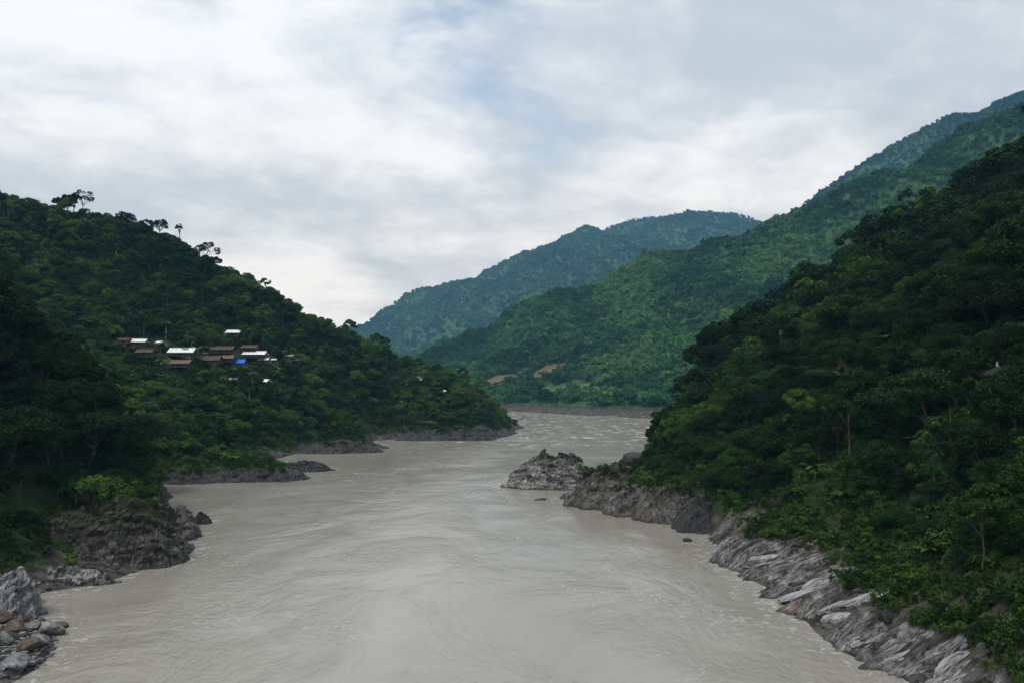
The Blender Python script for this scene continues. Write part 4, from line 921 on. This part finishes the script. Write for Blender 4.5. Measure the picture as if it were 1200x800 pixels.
# shrubs and saplings between the trees
for hill, hn, zlo in ((hill_L, 'left hill', 2.6), (hill_R, 'right slope', 3.9)):
    x, y = jitter_grid(hill.box, 2.6 if hill is hill_L else 2.1); z = hill.h(x, y); p = np.stack([x, y, z], 1)
    m = in_view(p, 60, 60) & (z > zlo + 1.6 * fbm2(x, y, 9, 3, 5.1)) & ~((np.abs(z - ROADZ) < 0.5) & (hn == 'right slope') & (y > 66) & (y < 165))
    if hn == 'left hill': m &= ~near_any(x, y, soil_L, 6) & ~(near_any(x, y, vill_pts, 5.5))
    p = p[m]; p = p[~hidden(hill, p + (0, 0, 3.5), 24)]
    k = len(p); s_ = rng.uniform(0.5, 1.35, k) * (0.7 + 0.3 * sstep(3, 9, p[:, 2])) * np.where(p[:, 1] > 220, 1.35, 1.0)
    t_ = np.clip(0.46 + 0.15 * rng.normal(size=k) + 0.3 * fbm2(p[:, 0], p[:, 1], 20, 3, 2.0), 0, 1)
    t_ = np.where((hn == 'left hill') & (p[:, 1] < 185), t_ * 0.6, t_)
    forest('undergrowth', f'bushes and saplings between the trees of the {hn}', ks, p - (0, 0, .15), rng.choice(4, k, p=[.36, .32, .22, .10]), s_, t_)
    # grass along the upper edge of the bare rock
    x, y = jitter_grid(hill.box, 0.85); z = hill.h(x, y); p = np.stack([x, y, z], 1)
    edge_n = fbm2(x, y, 8, 3, 6.6)
    m = in_view(p, 20, 40) & (z > zlo - 1.0 + 1.8 * edge_n) & (z < zlo + 4.6 + 2 * edge_n) & (y < 330) & (fbm2(x, y, 5, 2, 1.1) > -0.15)
    p = p[m]; k = len(p)
    forest('grass', f'rough grass along the top of the rocks below the {hn}', kg, p - (0, 0, .1), rng.choice(2, k), rng.uniform(.6, 1.4, k), np.clip(0.40 + .22 * rng.normal(size=k) + 0.35 * edge_n[m], 0, 1))
gp = np.concatenate(GREEN); k = len(gp); print('green', k)
sel = rng.uniform(size=k) < 0.38
forest('grass', 'tufts of grass and weeds growing on the rock tops', kg, gp, rng.choice(2, k), rng.uniform(.45, 1.1, k), np.clip(.5 + .25 * rng.normal(size=k), 0, 1))
forest('undergrowth', 'small shrubs rooted on the rock tops', ks, gp[sel], rng.choice(3, sel.sum()), rng.uniform(.3, .85, sel.sum()), np.clip(.5 + .2 * rng.normal(size=sel.sum()), 0, 1))
# banana and palm among the lower trees of the left hill and in clearings of the right slope
px_, py_ = jitter_grid((-170, -20, 215, 420), 6.5); pz_ = hill_L.h(px_, py_); pp = np.stack([px_, py_, pz_], 1)
pp = pp[(pz_ > 10) & (fbm2(px_, py_, 22, 2, 14.0) > 0.1)]; pp = pp[~near_any(pp[:, 0], pp[:, 1], vill_pts, 4)]
forest('banana_grove', 'pale green banana plants and palms scattered round the village', kp, pp, rng.choice(2, len(pp), p=[.7, .3]), rng.uniform(.7, 1.3, len(pp)), rng.uniform(.5, 1.0, len(pp)))
px_, py_ = jitter_grid((40, 150, 60, 240), 7.0); pz_ = hill_R.h(px_, py_); pp = np.stack([px_, py_, pz_], 1)
pp = pp[(pz_ > 9) & (fbm2(px_, py_, 18, 2, 15.0) > 0.2)]
forest('banana_grove', 'pale green banana plants and palms scattered over the right slope', kp, pp, rng.choice(2, len(pp), p=[.5, .5]), rng.uniform(.45, .85, len(pp)), rng.uniform(.1, .45, len(pp)))
# mountain woods
def far_wood(hill, label, kitcol, nk, sp, s0, zmin, clear=(), cr=0, tbase=.45, famp=.35):
    x, y = jitter_grid(hill.box, sp); z = hill.h(x, y); p = np.stack([x, y, z], 1)
    m = (z > zmin + 2 * fbm2(x, y, 30, 2, 1.0)) & in_view(p, 60, 60)
    for c in clear: m &= ~((np.abs(x - c[0] * y / c[1]) < cr * .4 * c[3]) & (y < c[1] + cr * 0.35 * c[3]) & (y > c[1] - cr * c[3]))
    p = p[m]; p = p[~hidden(hill, p + (0, 0, 14.0), 60)]
    k = len(p); nn = fbm2(p[:, 0], p[:, 1], 90, 4, 4.0)
    t_ = np.clip(tbase + .16 * rng.normal(size=k) + famp * nn, 0, 1)
    forest('forest', label, kitcol, p, rng.choice(nk, k), np.clip(rng.normal(s0, s0 * .34, k) - .25 * s0 * nn, .35 * s0, 1.7 * s0), t_)
    return k
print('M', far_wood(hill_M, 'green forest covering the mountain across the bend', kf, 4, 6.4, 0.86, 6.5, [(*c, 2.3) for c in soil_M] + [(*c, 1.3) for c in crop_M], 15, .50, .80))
print('B', far_wood(hill_B, 'hazy forest on the upper mountain shoulder at right', kx, 3, 11.0, 1.15, 5, tbase=.5, famp=.5))
print('F', far_wood(hill_F, 'blue hazy forest on the farthest mountain', kx, 3, 16.0, 1.6, 5, [], 30, .52, .5))
# light green bushes on the big dark rock
def bush(u, v, y, s, tint, label, ki=0, hill=hill_L):
    p = P(u, v, y)
    e = bpy.data.objects.new('bush', None); C.objects.link(e); e.location = p.tolist(); e.scale = (s, s, s)
    c = link('foliage', KS[ki].crown, e); c['tint'] = tint; link('stem', KS[ki].trunk, e)
    tag(e, label, 'bush', 'bushes on the big dark rock')
bush(110, 582, 117, 1.5, 0.95, 'brightest green bush on the left end of the big dark rock')
bush(124, 585, 117, 1.2, 0.8, 'bright green bush in the middle of the big dark rock', 1)
bush(145, 582, 117.5, 1.4, 0.65, 'mid green bush near the river end of the big dark rock', 1)
bush(156, 588, 118, 0.9, 0.6, 'smallest green tuft of leaves on the dark rock peak', 2)

bush(88, 586, 119, 1.5, 0.35, 'dark green bush hanging at the landward end of the dark rock', 0)
bush(134, 600, 115, 1.0, 0.45, 'low bush clinging to the face of the big dark rock', 1)
bush(172, 598, 117, 0.8, 0.4, 'tiny bush at the river end of the big dark rock', 2)
# ------------------------------------------------------------------ village
M_tin = simple_mat('pale_tin', (0.66, 0.68, 0.70), 0.45, 0.18, 1.2, 0.4, stretch=(1, .3, 1))
M_thatch = simple_mat('thatch', (0.075, 0.058, 0.045), 0.95, 0.4, 2.5, stretch=(.4, 2, 2), bump=.5)
M_rustin = simple_mat('rusty_tin', (0.125, 0.088, 0.072), 0.7, 0.35, 1.4)
M_blue = simple_mat('blue_tarpaulin', (0.02, 0.13, 0.60), 0.5, 0.15, 1.2)
M_greytin = simple_mat('weathered_tin', (0.20, 0.20, 0.205), 0.6, 0.3, 1.4)
M_wood = simple_mat('weathered_bamboo_wall', (0.055, 0.043, 0.033), 0.9, 0.3, 3.0, stretch=(3, 3, .4))
M_white = simple_mat('whitewash', (0.62, 0.63, 0.65), 0.8, 0.12, 1.5)
M_darkhole = simple_mat('dark_interior', (0.012, 0.011, 0.010), 0.9, 0.2)
def box(x0, x1, y0, y1, z0, z1):
    v = np.array([[x, y, z] for z in (z0, z1) for y in (y0, y1) for x in (x0, x1)], float)
    return v, np.array([[0, 2, 3, 1], [4, 5, 7, 6], [0, 1, 5, 4], [2, 6, 7, 3], [0, 4, 6, 2], [1, 3, 7, 5]])
def part(name, geo, mat, parent, smooth=False):
    return link(name, mesh_np(name, geo[0], geo[1], mat, smooth), parent)
def gable_roof(L, Wd, z, rise, over, ribs=True, thick=0.10):
    """two corrugated or thatched sheets: fine ridges run down the slope"""
    hl, hw = L / 2 + over, Wd / 2 + over; n = 24 if ribs else 10; parts = []
    for s in (-1, 1):
        x = np.linspace(-hl, hl, n * 2 + 1); w_ = np.where(np.arange(len(x)) % 2, 0.05, 0.0) if ribs else 0.06 * np.sin(np.arange(len(x)) * 1.7)
        top = np.stack([x * 0.97, np.zeros_like(x), z + rise + w_], 1); bot = np.stack([x, np.full_like(x, s * hw), z - rise * over / (Wd / 2) + w_], 1)
        v = np.concatenate([top, bot, top - (0, 0, thick), bot - (0, 0, thick)]); k = len(x); f = []
        for i in range(k - 1):
            f += [[i, i + 1, k + i + 1, k + i], [2*k + i, 3*k + i, 3*k + i + 1, 2*k + i + 1], [k + i, k + i + 1, 3*k + i + 1, 3*k + i]]
        f += [[0, k, 3*k, 2*k], [k - 1, 3*k - 1, 4*k - 1, 2*k - 1]]
        parts.append((v, np.array(f)))
    return merge(parts)
def house(u, v, wpx, roofm, wallm, label, depth=4.6, yaw=0.0, rise=None, wall_h=1.5, lift=0.0, name='stilt_house', open_=False, ribs=True):
    """u, v: survey pixel of the eaves line; wpx: roof width there"""
    g = hill_L.at(u, v + 12) if hill_L.at(u, v + 12) is not None else hill_L.at(u, v + 4)
    Y = g[1]; L = wpx * Y / FPX / 1.08; ze = P(u, v, Y)[2]; over = 0.55 if L > 5 else 0.3
    Wd = min(depth, L * .62); rise = (rise or 0.34 * Wd) * 0.75; L = max(L - 2 * over * .8, 1.6)
    gz = min(float(hill_L.h(g[0] + dx, Y + dy)) for dx in (-L / 2, L / 2) for dy in (-Wd / 2, Wd / 2)) - .3
    ze = max(ze, g[2] + 1.6) + lift; zf = ze - wall_h
    e = bpy.data.objects.new(name, None); C.objects.link(e); e.location = (g[0], Y, 0); e.rotation_euler = (0, 0, yaw)
    tag(e, label, 'house', 'houses of the hillside village')
    rf = part('roof', gable_roof(L, Wd, ze, rise, over, ribs), roofm, e)
    part('ridge_cap', box(-L / 2 - over * .9, L / 2 + over * .9, -.16, .16, ze + rise + .03, ze + rise + .13), roofm, rf)
    if not open_:
        wl = part('wall', box(-L / 2, L / 2, -Wd / 2, Wd / 2, zf, ze - .02), wallm, e)
        part('door', box(-.45, .45, -Wd / 2 - .04, -Wd / 2 - .004, zf + .05, zf + min(1.75, wall_h - .1)), M_darkhole, e)
        if L > 4:
            for s in (-1, 1): 
                wn = part('window', box(s * L * .3 - .35, s * L * .3 + .35, -Wd / 2 - .03, -Wd / 2 - .004, zf + .8, zf + 1.5), M_darkhole, e)
                part('sill', box(s * L * .3 - .45, s * L * .3 + .45, -Wd / 2 - .09, -Wd / 2 - .035, zf + .72, zf + .79), wallm, wn)
    part('floor', box(-L / 2 - .3, L / 2 + .3, -Wd / 2 - (1.0 if not open_ else .1), Wd / 2, zf - .14, zf - .004), M_wood, e)
    for sx in ((-1, 0, 1) if L > 4 else (-1, 1)):
        for sy in (-1, 1):
            x, y = sx * L * .46, sy * Wd * .44
            part('stilt', box(x - .09, x + .09, y - .09, y + .09, min(gz, zf - 1) - .5, (ze - .05) if open_ else zf - .145), M_wood, e)
    return e
house(146, 398, 14, M_thatch, M_wood, 'brown thatched hut farthest left in the village', ribs=False)
house(163, 400, 19, M_tin, M_wood, 'house with a white tin roof at the left end of the village', yaw=.1)
house(187, 401, 9, M_tin, M_wood, 'tiny white-roofed shed right of the left-end tin roof', yaw=-.35)
house(171, 412, 22, M_thatch, M_wood, 'grey-brown thatched hut below the left-end tin roof', ribs=False)
house(214, 412, 33, M_tin, M_wood, 'house with the widest bright white tin roof in the village', rise=1.9)
house(213, 425, 25, M_rustin, M_wood, 'low rusty-roofed hut below the widest white roof')
house(243, 421, 36, M_thatch, M_wood, 'longest brown thatched house in the middle of the village', rise=2.0, ribs=False)
house(241, 414, 7, M_rustin, M_wood, 'little rusty-roofed lean-to above the long thatched house')
house(261, 409, 30, M_thatch, M_wood, 'dark thatched longhouse high in the middle of the village', ribs=False)
house(266, 419, 20, M_rustin, M_wood, 'rusty brown house left of the blue tarpaulin roof')
house(280, 424, 17, M_blue, M_wood, 'shelter roofed with bright blue tarpaulin', open_=True, depth=4.0, rise=1.5, wall_h=1.5, ribs=False)
house(274, 389.5, 18, M_tin, M_wood, 'lone white-roofed hut above the rest of the village')
house(293, 407, 20, M_thatch, M_wood, 'brown thatched hut behind the right-hand white roof', ribs=False)
house(299, 414.5, 29, M_tin, M_wood, 'house with a cream-white roof right of the blue tarpaulin', rise=1.5)
house(309, 421, 14, M_tin, M_wood, 'small white-roofed shed in front of the cream-white roof')
house(321, 421, 6, M_tin, M_wood, 'tiniest white-roofed shed at the right of the village')
house(332, 412, 9, M_greytin, M_wood, 'grey tin-roofed hut uppermost at the right end of the village', yaw=-.4)
house(340, 417, 12, M_greytin, M_wood, 'dark grey tin-roofed hut in the middle at the right end of the village', yaw=-.3)
house(347, 422, 10, M_rustin, M_wood, 'rusty hut lowest at the right end of the village', yaw=-.3)
house(308, 446.5, 17, M_tin, M_wood, 'white-roofed hut alone below the village at right', yaw=-.2)
house(274, 444, 11, M_tin, M_wood, 'small white-roofed hut half hidden in trees below the blue roof')
house(491, 442, 8, M_greytin, M_white, 'small white house with a grey roof on the river end of the left hill', yaw=-.2, depth=4)
house(519, 458, 8, M_tin, M_wood, 'small pale-roofed hut lowest on the river end of the left hill', yaw=-.3)

# ------------------------------------------------------------------ road with guard stones on the right slope
ry = np.arange(72, 158, 2.0); rx = []
for yy_ in ry:
    xx_ = np.arange(30, 140, .25); hh_ = hill_R.h(xx_, np.full(xx_.shape, yy_)); rx.append(xx_[np.argmin(np.abs(hh_ - ROADZ))])
rx = np.convolve(np.pad(np.array(rx), 3, mode='edge'), np.ones(7) / 7, 'valid')
M_road = simple_mat('road_surface', (0.085, 0.08, 0.075), 0.9, .25, .8)
rz_ = hill_R.h(rx, ry) + 0.12
rv = np.concatenate([np.stack([rx - 1.2, ry, rz_], 1), np.stack([rx + 1.2, ry, rz_], 1), np.stack([rx - 1.2, ry, rz_ - .6], 1)])
k = len(ry); rf_ = []
for i in range(k - 1): rf_ += [[i, k + i, k + i + 1, i + 1], [i, i + 1, 2*k + i + 1, 2*k + i]]
tag(link('road', mesh_np('road', rv, np.array(rf_), M_road)), kind='structure')
for u, lab in ((1042, 'white guard stone leftmost on the hillside road edge'), (1047, 'white guard stone second from left on the hillside road edge'), (1105, 'white guard stone left of the middle pair on the road edge'),
               (1113, 'white guard stone right of the middle pair on the road edge'), (1169, 'white guard stone nearest the right edge on the hillside road')):
    sx = (u - 600) / FPX; yv = ry[np.argmin(np.abs((rx - 1.2) - sx * ry))]; xv = sx * yv
    v_, f_ = box(-.12, .12, -.12, .12, 0, .6); top = v_[:, 2] > .5; v_[top, :2] *= .8; v_ = np.concatenate([v_, [[0, 0, .85]]])
    f_ = [list(q) for q in f_ if not all(top[j] for j in q)]
    tq = np.array(f_ + [[4, 5, 8, 8]][:0]); o = link('guard_stone', mesh_np('guard_stone', v_[:8], np.concatenate([tq, [[4, 5, 7, 6]]]), M_white), loc=(xv, yv, float(np.interp(yv, ry, rz_)) - .05))
    tag(o, lab, 'guard stone', 'guard stones along the hillside road')

# ------------------------------------------------------------------ the air of the valley
hv, hf = box(-4500, 4500, -800, 5400, -10.5, 1050)
mh = bpy.data.materials.new('valley_haze'); mh.use_nodes = True; t = mh.node_tree; t.nodes.clear()
pv = N(t, 'ShaderNodeVolumePrincipled'); pv.inputs['Color'].default_value = (0.25, 0.63, 1.0, 1); pv.inputs['Density'].default_value = 0.00011; pv.inputs['Absorption Color'].default_value = (1, 1, 1, 1); pv.inputs['Anisotropy'].default_value = 0.1
om = N(t, 'ShaderNodeOutputMaterial'); t.links.new(pv.outputs[0], om.inputs['Volume'])
hz = link('haze', mesh_np('haze', hv, hf, mh)); tag(hz, 'thin blue-grey haze filling the valley', kind='stuff')
